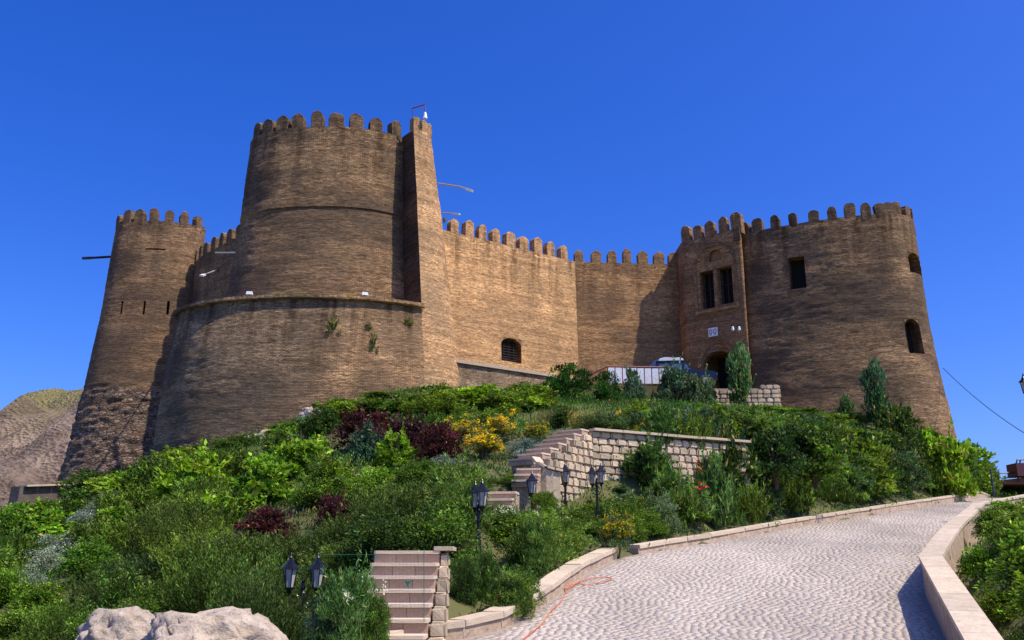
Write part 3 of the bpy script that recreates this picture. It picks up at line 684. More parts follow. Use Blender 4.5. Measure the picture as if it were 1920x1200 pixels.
# raised frame round the twin windows, and hood arch over the gate
def strip(path, pts, wdt, out, name, mat, parent):
    mb = MB(); P_ = [Vector(p) for p in pts]
    for a, b_ in zip(P_[:-1], P_[1:]):
        d = (b_-a).normalized(); nn_ = Vector((-d.y, d.x)); q = [a-nn_*wdt/2, b_-nn_*wdt/2, b_+nn_*wdt/2, a+nn_*wdt/2]
        v = [path.pt(float(t.x), float(t.y), -.05)-CO for t in q]+[path.pt(float(t.x), float(t.y), out)-CO for t in q]
        mb.add(v, [(0, 1, 2, 3), (7, 6, 5, 4), (0, 4, 5, 1), (1, 5, 6, 2), (2, 6, 7, 3), (3, 7, 4, 0)])
    me = mb.mesh(name); ul = me.uv_layers.new(name='UVMap')
    for l in me.loops: c = me.vertices[l.vertex_index].co; ul.data[l.index].uv = (c.x, c.z-6)
    return link(name, me, mat, parent=parent)
o0, o1, o3 = ops[0], ops[1], ops[3]; L_, R_ = o0[0]-.35, o1[1]+.3; zt = max(o0[3], o1[3])+.5; zb = min(o0[2], o1[2])-.25
cxm = (L_+R_)/2; rr = (R_-L_)/2
strip(pg, [(L_, zb-.2), (L_, zt)]+[(cxm-rr*math.cos(t), zt+1.5*math.sin(t)) for t in np.linspace(0.05, math.pi-.05, 14)]+[(R_, zt), (R_, zb-.2)], .22, .10, 'window_surround', M['brick'], gh)
strip(pg, [(L_-.1, zb), (R_+.1, zb)], .2, .14, 'window_sill', M['brick'], gh)
strip(pg, [((o0[1]+o1[0])/2, zb), ((o0[1]+o1[0])/2, zt-.3)], o1[0]-o0[1]-.06, .06, 'window_mullion', M['brick'], gh)
dc = (o3[0]+o3[1])/2; dr_ = (o3[1]-o3[0])/2
strip(pg, [(dc-(dr_+.25)*math.cos(t), o3[3]-1.1+1.75*math.sin(t)) for t in np.linspace(0, math.pi, 14)], .28, .1, 'gate_arch', M['brick'], gh)
strip(pg, [(ub-.28, 24.2), (ub-.28, 25.15)], .5, .12, 'corner_corbel', M['brick'], gh)
roof(pg, 25.0, M['brick'], gh)
# plaque over the gate
um, zm = pg.solve(1338, 623, ua, ub); a_ = pg.pt(um-.38, zm, .09); b_ = pg.pt(um+.38, zm, .09)
pq = empty('wall_plaque', pg.pt(um, zm-.35, .05), 'small white and blue plaque fixed above the arched castle gate', 'sign')
M['white'] = plain('white_paint', (.80, .82, .84), .5); M['blue'] = plain('blue_print', (.05, .10, .30), .5)
d = (b_-a_).normalized(); nrm = Vector((d.y, -d.x, 0))
mb = MB(); Mx = frame_mat((a_+b_)/2-pq.location, d, (.78, .05, .68)); mb.box((0, 0, 0), (1, 1, 1), Mx); mb.build('board', M['white'], pq)
for k, sx_ in enumerate((-.19, .17)):
    mb = MB(); cc_ = (a_+b_)/2+d*sx_+nrm*.035-pq.location
    ring = [cc_+d*(.12*math.cos(t))+Vector((0, 0, .17*math.sin(t)+.03)) for t in np.linspace(0, 2*math.pi, 13)]
    mb.tube(ring, .025, 4); mb.tube([cc_+Vector((0, 0, -.12)), cc_+Vector((0, 0, -.27))], .025, 4); mb.build('emblem', M['blue'], pq)
# right tower
pr_ = Path([(17.4, 67.5), (18.0, 65.4), (21.5, 63.3), (24.9, 61.9), (27.2, 61.4), (28.9, 61.9), (29.9, 63.1), (30.2, 64.8), (30.1, 68), (29, 72), (24, 76), (18, 76)], False, [(3, 1.7), (5, 1.4), (8.8, 1.0), (12, .62), (17, .22), (25, 0), (30, 0)], smooth=8)
ops = []; half = pr_.len*.62
def limb(y):
    us = np.linspace(1, half, 500); z = np.full(500, tanel(y)*63.5); x, yy, a_, b_ = pr_.xy(us, z); return us[int(np.argmax(960+F*x/(CT*yy+ST*z)))]
for (x0, y0, x1, y1, ar, kd) in [(1480, 481, 1510, 541, .12, 'window'), (1706, 476, 1727, 537, .5, 'window'), (1700, 598, 1727, 662, .55, 'window')]:
    lb_ = limb((y0+y1)/2); u0, z0 = pr_.solve(x0, (y0+y1)/2, 1, lb_); u1, z1 = pr_.solve(x1, (y0+y1)/2, 1, lb_); _, zt = pr_.solve((x0+x1)/2, y0, 1, half*.8); _, zb = pr_.solve((x0+x1)/2, y1, 1, half*.8)
    if x0 > 1700:
        uc = (u0+u1)/2
        w2 = min(1.1, max(.5, abs(u1-u0)/2)); u0, u1 = u0, u0+2*w2
    ops.append((u0, u1, zb, zt, ar, 1.0, kd))
rt = wall('round_tower', pr_, 0, pr_.len, 4, 25, M['brick_front'], ops, jit=.045, label='broad round tower at the right end with dark window openings')
us_r = [pr_.u_px(p_, 25, 1, half*.72) for p_ in (1397, 1420, 1453, 1487, 1526, 1561, 1595, 1625, 1651, 1668, 1683)]
u9 = us_r[-1]; us_r += [u9+1.15*k for k in range(1, 9)]
merlons(rt, pr_, us_r, 25, M['brick_front'], .72, 1.02, .5); roof(pr_, 24.8, M['brick_front'], rt)
# low terrace wall in front of the curtain
tA, tB = P(818, 667, 53), P(1034, 703, 58.3); tB.z = tA.z
pt_ = Path([(tA.x-1, tA.y-.5), (tB.x, tB.y), (tB.x+1.6, tB.y+2.5)], False); CO_keep = CO
tw = empty('terrace_wall', (tA.x, tA.y, 9), 'low grey brick terrace wall with dark coping beside the main tower', 'wall')
castle_keep = castle; castle = tw; CO = tw.location.copy()
wall('brick_face', pt_, 0, pt_.len, 8.5, tA.z-.18, M['brick_grey'], (), jit=.02)
cp = MB()
for i in range(len(pt_.L)-1):
    v = [pt_.pt(pt_.L[i], 0, .14), pt_.pt(pt_.L[i+1]-.001, 0, .14), pt_.pt(pt_.L[i+1]-.001, 0, -.35), pt_.pt(pt_.L[i], 0, -.35)]
    v = [Vector((p.x, p.y, tA.z-.2))-CO for p in v]+[Vector((p.x, p.y, tA.z))-CO for p in v]
    cp.add(v, [(3, 2, 1, 0), (4, 5, 6, 7), (0, 1, 5, 4), (1, 2, 6, 5), (2, 3, 7, 6), (3, 0, 4, 7)])
cp.build('coping', M['mortar'], tw)
castle = castle_keep; CO = castle.location.copy()
# terrace court
q_ = [(-6, 56), (3, 58.6), (15.9, 60.75), (16.9, 65.5), (15, 70), (-6, 66)]; cy_ = MB(); cy_.add([(x_, y_, 8.5) for x_, y_ in q_]+[(x_, y_, 11.9) for x_, y_ in q_], [(6, 7, 8, 9, 10, 11)]+[(i, (i+1) % 6, (i+1) % 6+6, i+6) for i in range(6)]); tag(cy_.build('gate_court', M['soil']), kind='structure')

# ------------------------------------------------------------------ garden stonework
rw = empty('retaining_wall', P(1105, 860, 26), 'long pale rubble retaining wall beside the top of the garden steps', 'wall')
W0 = PZ(1000, 23.6, 2.6); W1 = PZ(1105, 26, 3.93); W2 = PZ(1400, 28.7, 3.93); W3 = PZ(1470, 29.4, 3.93)
fl = PZ(1045, 24.5, 3.05)
pts = [(W0.x, W0.y, 2.65), (W1.x, W1.y, 3.86)]
bkw = MB()
for a, b_, za, zb in ((W0, W1, 2.45, 3.75), (W1, W2, 3.8, 3.8)):
    d = (b_-a).normalized(); d.z = 0; nb = Vector((-d.y, d.x, 0)); f = [a+nb*.08, b_+nb*.08, b_+nb*.35, a+nb*.35]
    v = [Vector((p.x, p.y, .6)) for p in f]+[Vector((p.x, p.y, z)) for p, z in zip(f, (za, zb, zb, za))]; bkw.add([p-rw.location for p in v], [(0, 1, 5, 4), (1, 2, 6, 5), (2, 3, 7, 6), (3, 0, 4, 7), (4, 5, 6, 7)])
bkw.build('wall_core', M['mortar'], rw)
block_wall(rw, [(W0.x, W0.y, 2.62), (W1.x, W1.y, 3.86)], 1.35, 0, .32, .215, .22)
block_wall(rw, [(W1.x, W1.y, 3.86), ((W1.x*.55+W2.x*.45), W1.y*.55+W2.y*.45, 3.86)], 1.75, 0, .34, .22, .22)
block_wall(rw, [((W1.x*.55+W2.x*.45), W1.y*.55+W2.y*.45, 3.86), (W2.x, W2.y, 3.86)], 2.3, 0, .28, .205, .22)
for a, b_ in ((W1, W2),):
    L = (b_-a).length; k = int(L/.9)
    for i in range(k):
        c = a.lerp(b_, (i+.5)/k); c.z = 3.91+random.uniform(-.006, .006); place('coping_stone', SLC, c+Vector((.05, -.02, 0)), b_-a, (L/k*.985, .36, .075), rw)
def flight(t, p0, dirv, n, rise, run, width, nosing=.05, string=None):
    d = Vector((dirv[0], dirv[1], 0)).normalized(); left = Vector((-d.y, d.x, 0))
    core_ = MB()
    for i in range(n):
        q_ = Vector(p0)+d*(run*(i+.5)+.1)+left*(width/2); q_.z = p0[2]+rise*i-.85; core_.add([( -.5, -.5, -.5), (.5, -.5, -.5), (.5, .5, -.5), (-.5, .5, -.5), (-.5, -.5, .5), (.5, -.5, .5), (.5, .5, .5), (-.5, .5, .5)], [(0, 3, 2, 1), (4, 5, 6, 7), (0, 1, 5, 4), (1, 2, 6, 5), (2, 3, 7, 6), (3, 0, 4, 7)], Matrix.Translation(-t.location) @ frame_mat(q_, left, (width*.96, run*1.0, 1.58)))
    core_.build('step_core', M['kerbface'], t)
    for i in range(n):
        c = Vector(p0)+d*(run*i); z = p0[2]+rise*i
        mid = c+left*(width/2)
        place('tread', SLT, mid+d*(run/2-nosing/2)+Vector((0, 0, z-p0[2]-.025)), left, (width, run+nosing, .05), t)
        nb = 3
        for k in range(nb):
            cc_ = c+left*(width*(k+.5)/nb)+d*.04; cc_.z = z-.05-(rise-.05)/2-.003; place('riser', SLR, cc_, left, (width/nb*.985, .1, rise-.055), t)
st = empty('garden_staircase', (-1.4, 12, -1.1), 'pale stone garden steps climbing through the shrubs to the retaining wall', 'staircase')
zt = lambda i: -.78-.178+.178*i
p0 = (-1.08, 11.33, -.78-.356); flight(st, p0, (0.0, 1), 9, .178, .335, .98)
for i in range(9):
    z = p0[2]+.178*i; y0 = p0[1]+.335*i; xr_ = -.80-.02*i*.9
    for r in range(4):
        zt_ = z-.04-r*.2
        if zt_ < -1.6: break
        wv = (xr_-(-1.08)); place('stone', random.choice(SV), Vector((-1.08+wv/2, y0+.17, zt_-.1)), Vector((1, 0, 0)), (wv*.98, .36, .195), st)
place('coping_stone', SLC, Vector((-1.02, 14.3, .32)), Vector((0, 1, 0)), (.7, .3, .06), st)
q = P(950, 962, 18.6); flight(st, tuple(q), (1.38, 8.5), 4, .178, .42, .8)
q = P(1006, 899, 22.2); flight(st, tuple(q), (1.38, 8.5), 3, .178, .38, .62)
flight(st, (W0.x+.02, W0.y+.1, 2.84), (W1.x-W0.x, W1.y-W0.y), 7, .178, .415, .8, .05)
# curved end coping of the little flank wall
fw = empty('flank_wall', P(1020, 900, 23.2), 'short curved pale flank wall below the topmost garden steps', 'wall')
cps = [P(1004, 858, 23.2), P(1012, 868, 23.1), P(1024, 876, 23.05), P(1037, 880, 23.1), P(1050, 883, 23.2)]
for a, b_ in zip(cps[:-1], cps[1:]):
    place('coping_stone', SLC, (a+b_)/2, b_-a, ((b_-a).length*1.02, .3, .06), fw)
core = MB()
for a, b_ in zip(cps[:-1], cps[1:]):
    v = [Vector((a.x, a.y-.08, .9)), Vector((b_.x, b_.y-.08, .9)), Vector((b_.x, b_.y+.12, .9)), Vector((a.x, a.y+.12, .9))]; v += [Vector((p.x, p.y, z-.05)) for p, z in zip(v, (a.z, b_.z, b_.z, a.z))]
    core.add([p-fw.location for p in v], [(0, 1, 5, 4), (1, 2, 6, 5), (2, 3, 7, 6), (3, 0, 4, 7)])
core.build('wall_face', M['stone'], fw)
# pale stone wall under the gate court
ow = empty('court_wall', P(1345, 760, 60), 'sunlit pale rubble wall at the court edge below the castle gate', 'wall')
a = P(1300, 735, 60.2); a.z = 11.9; b_ = P(1458, 722, 60.0); b_.z = 12.05; c_ = b_+Vector((1.0, 5, 0))
core = MB()
for s0, s1 in ((a, b_), (b_, c_)):
    d = (s1-s0).normalized(); nb = Vector((-d.y, d.x, 0)); f = [s0+nb*.1, s1+nb*.1, s1+nb*.5, s0+nb*.5]; v = [Vector((p.x, p.y, 9.4)) for p in f]+[Vector((p.x, p.y, 11.85)) for p in f]
    core.add([p-ow.location for p in v], [(0, 1, 5, 4), (1, 2, 6, 5), (2, 3, 7, 6), (3, 0, 4, 7), (4, 5, 6, 7)])
core.build('wall_core', M['mortar'], ow)
block_wall(ow, [(a.x, a.y, 11.9), (b_.x, b_.y, 12.05)], 10.0, 0, .50, .30, .3); block_wall(ow, [(b_.x, b_.y, 12.05), (c_.x, c_.y, 12.05)], 10.2, 0, .6, .34, .3)
# old low wall at far left
old = empty('old_path_wall', P(110, 935, 46), 'old dark low wall with a light top at the far left edge of the garden', 'wall')
mb = MB(); A = P(38, 912, 44); B = P(235, 906, 50); d = (B-A).normalized(); nb = Vector((-d.y, d.x, 0))
v = [A, B, B+nb*.6, A+nb*.6]; vb = [Vector((p.x-.15, p.y, p.z-2.6)) for p in v]; mb.add([p-old.location for p in vb+v], [(0, 1, 5, 4), (1, 2, 6, 5), (2, 3, 7, 6), (3, 0, 4, 7), (4, 5, 6, 7)]); 
M['oldwall'] = stonemat('old_wall_face', (.13, .10, .085), (.19, .15, .125), (.08, .06, .05), 2, .6, coord='Pos'); mb.build('wall_face', M['oldwall'], old)
L = (B-A).length
for i in range(8): place('coping_stone', SLC, A.lerp(B, (i+.5)/8)+Vector((0, .2, .04)), B-A, (L/8*.98, .6, .08), old)
# ------------------------------------------------------------------ plants
def quads(c, d, L, Wd, r, fold=.15):
    n_ = len(c); d = d/np.linalg.norm(d, axis=1)[:, None]
    q = r.normal(size=(n_, 3)); s_ = np.cross(d, q); s_ /= np.linalg.norm(s_, axis=1)[:, None]+1e-9; nn_ = np.cross(s_, d)
    L = np.asarray(L).reshape(-1, 1)*np.ones((n_, 1)); Wd = np.asarray(Wd).reshape(-1, 1)*np.ones((n_, 1))
    a = c-d*L*.5; b_ = c+s_*Wd*.5+nn_*Wd*fold; e = c+d*L*.5; f = c-s_*Wd*.5+nn_*Wd*fold
    return np.stack([a, b_, e, f], 1).reshape(-1, 3)
def finish(name, V, cols, mat):
    n_ = len(V)//4; return_ = npmesh(name, V, np.arange(n_*4).reshape(-1, 4), cols=np.repeat(cols, 4, 0)); return_.materials.append(mat); return return_
def colvar(base, n_, r, v=.35, dry=0.0):
    b_ = np.array(base)[None]*np.exp(r.normal(0, v, (n_, 1)))*np.exp(r.normal(0, .08, (n_, 3)))
    if dry > 0:
        k = r.rand(n_) < dry; b_[k] = np.array([.30, .24, .10])*np.exp(r.normal(0, .3, (k.sum(), 1)))
    return np.clip(b_, 0, .95)
def crown(seed, nclump=34, nleaf=3400, leaf=(.085, .04), base=(.06, .15, .03), base2=None, rad=.30, flat=1.0, up=.3, v=.38, shape='dome', sprays=True, dry=.045):
    """unit shrub: radius about .5, height about 1"""
    nleaf = int(nleaf/FINE**1.6); leaf = (leaf[0]*FINE, leaf[1]*FINE); nclump = int(nclump/FINE**.7)
    r = np.random.RandomState(seed); c = []
    while len(c) < nclump:
        p = r.uniform(-1, 1, 3)
        if shape == 'dome': p[2] = abs(p[2])
        q = np.linalg.norm(p)
        if q > 1 or q < .35: continue
        if shape == 'column': c.append((p[0]*.30, p[1]*.30, .5+p[2]*.42))
        elif shape == 'dome': c.append((p[0]*.36, p[1]*.36, .06+p[2]*.72*flat))
        else: c.append((p[0]*.36, p[1]*.36, .5+p[2]*.34))
    c = np.array(c); rk = rad*r.uniform(.35, .75, nclump)*.9; k = r.randint(0, nclump, nleaf)
    d = r.normal(size=(nleaf, 3)); d /= np.linalg.norm(d, axis=1)[:, None]; d[:, 2] = np.where(d[:, 2] < -.3, -d[:, 2], d[:, 2])
    pos = c[k]+d*(rk[k]*r.uniform(.55, 1.08, nleaf))[:, None]; pos[:, 2] = np.maximum(pos[:, 2], .02)
    ld_ = d*.7+r.normal(size=(nleaf, 3))*.55+np.array([0, 0, up]); V = quads(pos, ld_, leaf[0]*r.uniform(.6, 1.3, nleaf), leaf[1]*r.uniform(.7, 1.2, nleaf), r)
    col = colvar(base, nleaf, r, v, dry)
    if base2 is not None: m_ = (r.rand(nclump) < .4)[k]; col[m_] = colvar(base2, m_.sum(), r, v)
    ns_ = int(16/FINE**.5); per_ = int(26/FINE**.8) if sprays else 0
    if sprays:
        an = r.uniform(0, 6.28, ns_); rd = r.uniform(.15, .50, ns_); tp = r.uniform(.78, 1.12, ns_)*(1-.55*(rd/.5)**2); kk = np.repeat(np.arange(ns_), per_); tt = r.uniform(.45, 1.0, len(kk))
        P3 = np.c_[np.cos(an[kk])*rd[kk]*tt**1.3, np.sin(an[kk])*rd[kk]*tt**1.3, tp[kk]*tt**.85]+r.normal(0, .016, (len(kk), 3))
        D3 = np.c_[np.cos(an[kk])*rd[kk], np.sin(an[kk])*rd[kk], tp[kk]*.8]+r.normal(0, .4, (len(kk), 3)); V = np.r_[V, quads(P3, D3, leaf[0]*r.uniform(.7, 1.3, len(kk)), leaf[1]*r.uniform(.7, 1.2, len(kk)), r)]
        col = np.r_[col, colvar(base, len(kk), r, v, dry)*1.25]; k = np.r_[k, r.randint(0, nclump, len(kk))]
    ck = np.exp(r.normal(0, .26, nclump))[k][:, None]
    return V, np.clip(col*ck, 0, .9)
def shoots(seed, n_s=230, per=15, base=(.03, .085, .02), lean=.35, hgt=.55, needle=(.10, .014), v=.3):
    """upright feathery shoots, unit size"""
    n_s = int(n_s/FINE**1.1); per = int(per/FINE**.6); needle = (needle[0]*FINE, needle[1]*FINE)
    r = np.random.RandomState(seed); a = r.uniform(0, 2*np.pi, n_s); q = np.sqrt(r.rand(n_s))*.46
    foot = np.c_[q*np.cos(a), q*np.sin(a), np.zeros(n_s)]; tc = r.normal(0, .24, (26, 2)); th_ = r.uniform(.62, 1.08, 26); dc_ = ((foot[:, None, :2]-tc[None])**2).sum(2); ci = dc_.argmin(1); top = .95*np.sqrt(np.maximum(0, 1-(q/.52)**2))*th_[ci]*np.exp(-dc_.min(1)*28)*r.uniform(.8, 1.0, n_s)
    d = np.c_[np.cos(a)*q*lean*2, np.sin(a)*q*lean*2, np.ones(n_s)]+r.normal(0, .12, (n_s, 3)); d /= np.linalg.norm(d, axis=1)[:, None]
    k = np.repeat(np.arange(n_s), per); t = 1-np.abs(r.normal(0, .3, len(k))).clip(0, 1)*hgt/np.maximum(top[k], .15); t = np.clip(t, 0.02, 1)
    pos = foot[k]+d[k]*(t*top[k])[:, None]+r.normal(0, .012, (len(k), 3)); ld_ = d[k]+r.normal(0, .42, (len(k), 3))
    V = quads(pos, ld_, needle[0]*r.uniform(.6, 1.3, len(k)), needle[1]*r.uniform(.8, 1.5, len(k)), r)
    sh = (np.exp(r.normal(0, .2, n_s))*np.exp(r.normal(0, .22, 26))[ci])[k][:, None]; tip = (1+.7*t**3)[:, None]
    return V, np.clip(colvar(base, len(k), r, v, .01)*sh*tip*.8, 0, .9)
def flowers(V, col, seed, n_, fcol, size=.05, top=.35, spread=.46, zr=(.45, 1.0)):
    size = size*FINE**.7; n_ = int(n_/FINE**.7)
    r = np.random.RandomState(seed+99); 
    cen = V.reshape(-1, 4, 3).mean(1); q = cen[(cen[:, 2] > zr[0])]; nclus = max(3, n_//16); ce = q[r.randint(0, len(q), nclus)]
    p = ce[r.randint(0, nclus, n_)]+r.normal(0, .028, (n_, 3))+np.array([0, 0, .02])
    d = (p-np.array([0, 0, .3])); V2 = quads(p, r.normal(size=(n_, 3)), size*r.uniform(.6, 1.2, n_), size*.7, r); return np.r_[V, V2], np.r_[col, colvar(fcol, n_, r, .2)]
def stems(seed, k=7):
    r = random.Random(seed); mb = MB()
    for i in range(k):
        a = r.uniform(0, 6.28); e = Vector((math.cos(a)*r.uniform(.1, .3), math.sin(a)*r.uniform(.1, .3), r.uniform(.5, .85)))
        mb.tube([(e.x*.08, e.y*.08, -.12), (e.x*.4, e.y*.4, e.z*.45), tuple(e)], [.022, .014, .006], 5)
    me = mb.mesh('stem'); me.materials.append(M['wood']); return me
TYPES = {}
def mk(t, k, f):
    global FINE
    FINE = 1.0; TYPES[t] = [f(100*len(TYPES)+i) for i in range(k)]
    if t in ('bright', 'mid', 'dark', 'oleander', 'grey', 'feather', 'featherdark', 'whiteflower', 'redflower'):
        FINE = .52; NEAR[t] = [f(100*len(TYPES)+50+i) for i in range(min(k, 3))]; FINE = 1.0
FINE = 1.0; NEAR = {}
def variant(t, Y, i):
    v = NEAR[t] if (Y < 24 and t in NEAR) else TYPES[t]; return v[i % len(v)]
mk('bright', 3, lambda s_: finish('foliage', *crown(s_, 36, 3600, (.088, .05), (.17, .30, .025), (.12, .23, .022)), M['leaf']))
mk('mid', 4, lambda s_: finish('foliage', *crown(s_, 40, 3800, (.078, .036), (.10, .175, .024), (.15, .25, .027)), M['leaf']))
mk('dark', 3, lambda s_: finish('foliage', *crown(s_, 40, 3800, (.07, .032), (.036, .075, .016), (.055, .11, .02)), M['leaf']))
mk('oleander', 4, lambda s_: finish('foliage', *crown(s_, 30, 3400, (.135, .026), (.11, .20, .04), (.075, .15, .03), up=.8), M['leaf']))
mk('grey', 3, lambda s_: finish('foliage', *crown(s_, 34, 3600, (.085, .030), (.12, .19, .11), (.07, .14, .07), up=.5), M['leaf']))
mk('bluegrey', 2, lambda s_: finish('foliage', *crown(s_, 22, 3600, (.05, .014), (.20, .27, .235), None, flat=.8, sprays=False), M['needle']))
mk('feather', 5, lambda s_: finish('foliage', *shoots(s_, 330, 15, (.085, .145, .018)), M['needle']))
mk('featherdark', 4, lambda s_: finish('foliage', *shoots(s_, 330, 15, (.055, .095, .018), needle=(.11, .014)), M['needle']))
mk('purple', 3, lambda s_: finish('foliage', *crown(s_, 34, 4200, (.06, .026), (.075, .022, .032), (.05, .018, .022), up=.8), M['leaf']))
mk('thuja', 2, lambda s_: finish('foliage', *crown(s_, 70, 5200, (.05, .022), (.018, .07, .010), (.03, .10, .012), rad=.22, shape='egg', up=.7, dry=0, sprays=False), M['needle']))
mk('juniper', 3, lambda s_: finish('foliage', *crown(s_, 26, 4400, (.07, .016), (.045, .095, .035), (.065, .12, .045), rad=.34, flat=.75, up=.2, dry=.05), M['needle']))
def yel(s_):
    V, c = crown(s_, 28, 2900, (.07, .016), (.10, .17, .05), (.15, .17, .10), up=.9, flat=.9); V, c = flowers(V, c, s_, 1900, (.80, .56, .015), .042, zr=(.35, 1)); return finish('foliage', V, c, M['petal'])
mk('yellow', 3, yel)
def redole(s_):
    V, c = crown(s_, 28, 3200, (.135, .028), (.06, .14, .04), (.085, .17, .05), up=.8); V, c = flowers(V, c, s_, 34, (.60, .02, .05), .055, zr=(.5, 1)); return finish('foliage', V, c, M['petal'])
mk('redflower', 3, redole)
def whiteole(s_):
    V, c = crown(s_, 30, 3300, (.13, .028), (.07, .16, .045), (.10, .20, .06), up=.8); V, c = flowers(V, c, s_, 110, (.75, .78, .70), .05, zr=(.5, 1)); return finish('foliage', V, c, M['petal'])
mk('whiteflower', 2, whiteole)
mk('column', 3, lambda s_: finish('foliage', *crown(s_, 34, 3300, (.075, .032), (.05, .12, .045), (.09, .18, .085), shape='column', rad=.26, up=.7), M['leaf']))
def grassy(s_):
    r = np.random.RandomState(s_); n_ = 1600; a = r.uniform(0, 6.28, n_); q = r.rand(n_)**.7*.4; b_ = np.c_[q*np.cos(a), q*np.sin(a), r.uniform(.1, .75, n_)]
    d = np.c_[np.cos(a)*.35*q*2, np.sin(a)*.35*q*2, np.ones(n_)]+r.normal(0, .12, (n_, 3)); return finish('foliage', quads(b_, d, .38*r.uniform(.5, 1.2, n_), .011, r), colvar((.40, .38, .12), n_, r, .25), M['needle'])
mk('drygrass', 2, grassy)
mk('weed', 2, lambda s_: finish('foliage', *crown(s_, 9, 420, (.16, .04), (.12, .16, .05), None, rad=.3, up=.9, dry=.2), M['leaf']))
STEM = [stems(k) for k in range(4)]
cnt = [0]
def lim(px, Y):
    if px < 125 and 24 < Y < 44: return 932
    if Y > 26: return 0
    if 868 < px < 935: return 992 if Y < 17 else 960
    if 935 <= px < 1150: return 930
    if 1150 <= px < 1250: return 915
    if 1250 <= px < 1420: return 862
    if 535 < px < 608 and Y < 14: return 1190
    return 0
def lim_skyline(px):
    for b_, v_ in ((120, 932), (290, 885), (450, 828), (560, 802), (740, 742), (830, 738), (1010, 714), (1180, 762), (1340, 745), (1460, 762), (1560, 772), (1830, 802)):
        if px < b_: return v_
    return 925
def near_on(pts, x, y):
    best = (1e9, None, None)
    for a_, b_ in zip(pts[:-1], pts[1:]):
        dx, dy = b_.x-a_.x, b_.y-a_.y; L2 = dx*dx+dy*dy; t_ = max(0, min(1, ((x-a_.x)*dx+(y-a_.y)*dy)/L2)); qx, qy = a_.x+dx*t_, a_.y+dy*t_; D = math.hypot(x-qx, y-qy)
        if D < best[0]: L_ = math.sqrt(L2); best = (D, (qx, qy), (-dy/L_, dx/L_))
    return best
def fit(g, W_):
    if 10.5 < g[1] < 15.4 and g[0] > -1.3: return min(W_, .95 if g[1] > 13 else .7)
    return W_
def push(x, y, W_):
    if 12 < y < 60:
        D, q, nl = near_on(kerbL, x, y); s_ = (x-q[0])*nl[0]+(y-q[1])*nl[1]; need = .36*W_+.42
        D2, q2, n2 = near_on(wallR, x, y); s2 = -((x-q2[0])*n2[0]+(y-q2[1])*n2[1])
        if s2 > -.9 and s2 < .4+.5*W_ and (s_ < -1.5 or D2 < D): return q2[0]-n2[0]*(.4+.5*W_), q2[1]-n2[1]*(.4+.5*W_)
        if s_ < need and s2 < 0: return q[0]+nl[0]*need, q[1]+nl[1]*need
    if 10.5 < y < 15.2 and -1.2 < x < -.45+.56*W_: x = -.45+.56*W_
    if 14.1 < y < 16.3 and -2.3 < x < -.1: y = 16.3
    return x, y
LAMPS = ((572, 1190, 14.0, 34), (898, 1018, 17.2, 44), (997, 945, 21.8, 34), (1059, 942, 24, 34), (1118, 968, 23.4, 36))
def clampH(g, H_, px=None, skyline=True):
    qx, _ = proj(g); L_ = max(max([l_[1] for l_ in LAMPS if abs(qx-l_[0]) < l_[3] and g[1] < l_[2]]+[0]), lim(qx, g[1]), lim_skyline(qx) if skyline else 0)
    if L_ == 0: return H_
    for _ in range(30):
        if proj((g[0], g[1], g[2]+H_*.95))[1] >= L_: break
        H_ *= .93
    return max(H_, .25)
def shrub(t, px, py, wpx, hpx, label, cat='shrub', group=None, name=None, Y=None, sink=.12, depth=1.0):
    g = ray_terrain(px, py) if Y is None else PZ(px, Y, float(tz(PZ(px, Y, 0).x, Y)[0]))
    if Y is not None and py is not None and Y < 0: pass
    d = CT*g.y+ST*g.z; W_ = fit(g, wpx/F*d); g.x, g.y = push(g.x, g.y, W_*1.2); inb = 10.5 < g.y < 15.4 and -1.3 < g.x < 1.2 and W_ < 1.0; W_ = min(W_, .62) if inb else W_; g.y = max(g.y, 14.1)+.3*(cnt[0] % 4) if inb else g.y; g.x = -.30+.42*W_+(g.y-14.1)*.2 if inb else g.x; hcap = .75 if inb else 9; g.z = float(tz(g.x, g.y)[0]); H_ = clampH(g, hpx/F*d*(2.1 if (830 < px < 1250 and py > 930) else 1.65 if 1230 < px < 1430 and 900 < py < 1005 else 1.35 if px > 1340 and py < 1000 else 1.2), skyline=t not in ('column', 'thuja', 'dark', 'purple') and cat != 'tree'); H_ = min(H_, hcap)
    o = empty(name or 'shrub', g, label, cat, group, rz=random.uniform(0, 6.28)); cnt[0] += 1
    wk = 1.3 if (830 < px < 1250 and py > 930) else 1.15; f = link('foliage', variant(t, g.y, cnt[0]), parent=o); f.scale = (W_*wk, W_*depth*wk, H_); f.location = (0, 0, -sink*H_*.5)
    if t not in ('drygrass', 'bluegrey', 'weed', 'feather', 'featherdark'):
        s_ = link('stem', STEM[cnt[0] % 4], parent=o); s_.scale = (W_, W_, H_)
    return o
def at(px, py, Y, t, wpx, hpx, label, cat='shrub', group=None, name=None):
    """a shrub standing at distance Y whose foot shows at row py"""
    g = P(px, py, Y); d = CT*g.y+ST*g.z; W_ = wpx/F*d; H_ = hpx/F*d; o = empty(name or 'shrub', g, label, cat, group, rz=random.uniform(0, 6.28)); cnt[0] += 1
    f = link('foliage', variant(t, g.y, cnt[0]), parent=o); f.scale = (W_*1.15, W_*1.15, H_*1.1)
    if t not in ('drygrass', 'bluegrey', 'weed', 'feather', 'featherdark'): s_ = link('stem', STEM[cnt[0] % 4], parent=o); s_.scale = (W_, W_, H_)
    return o
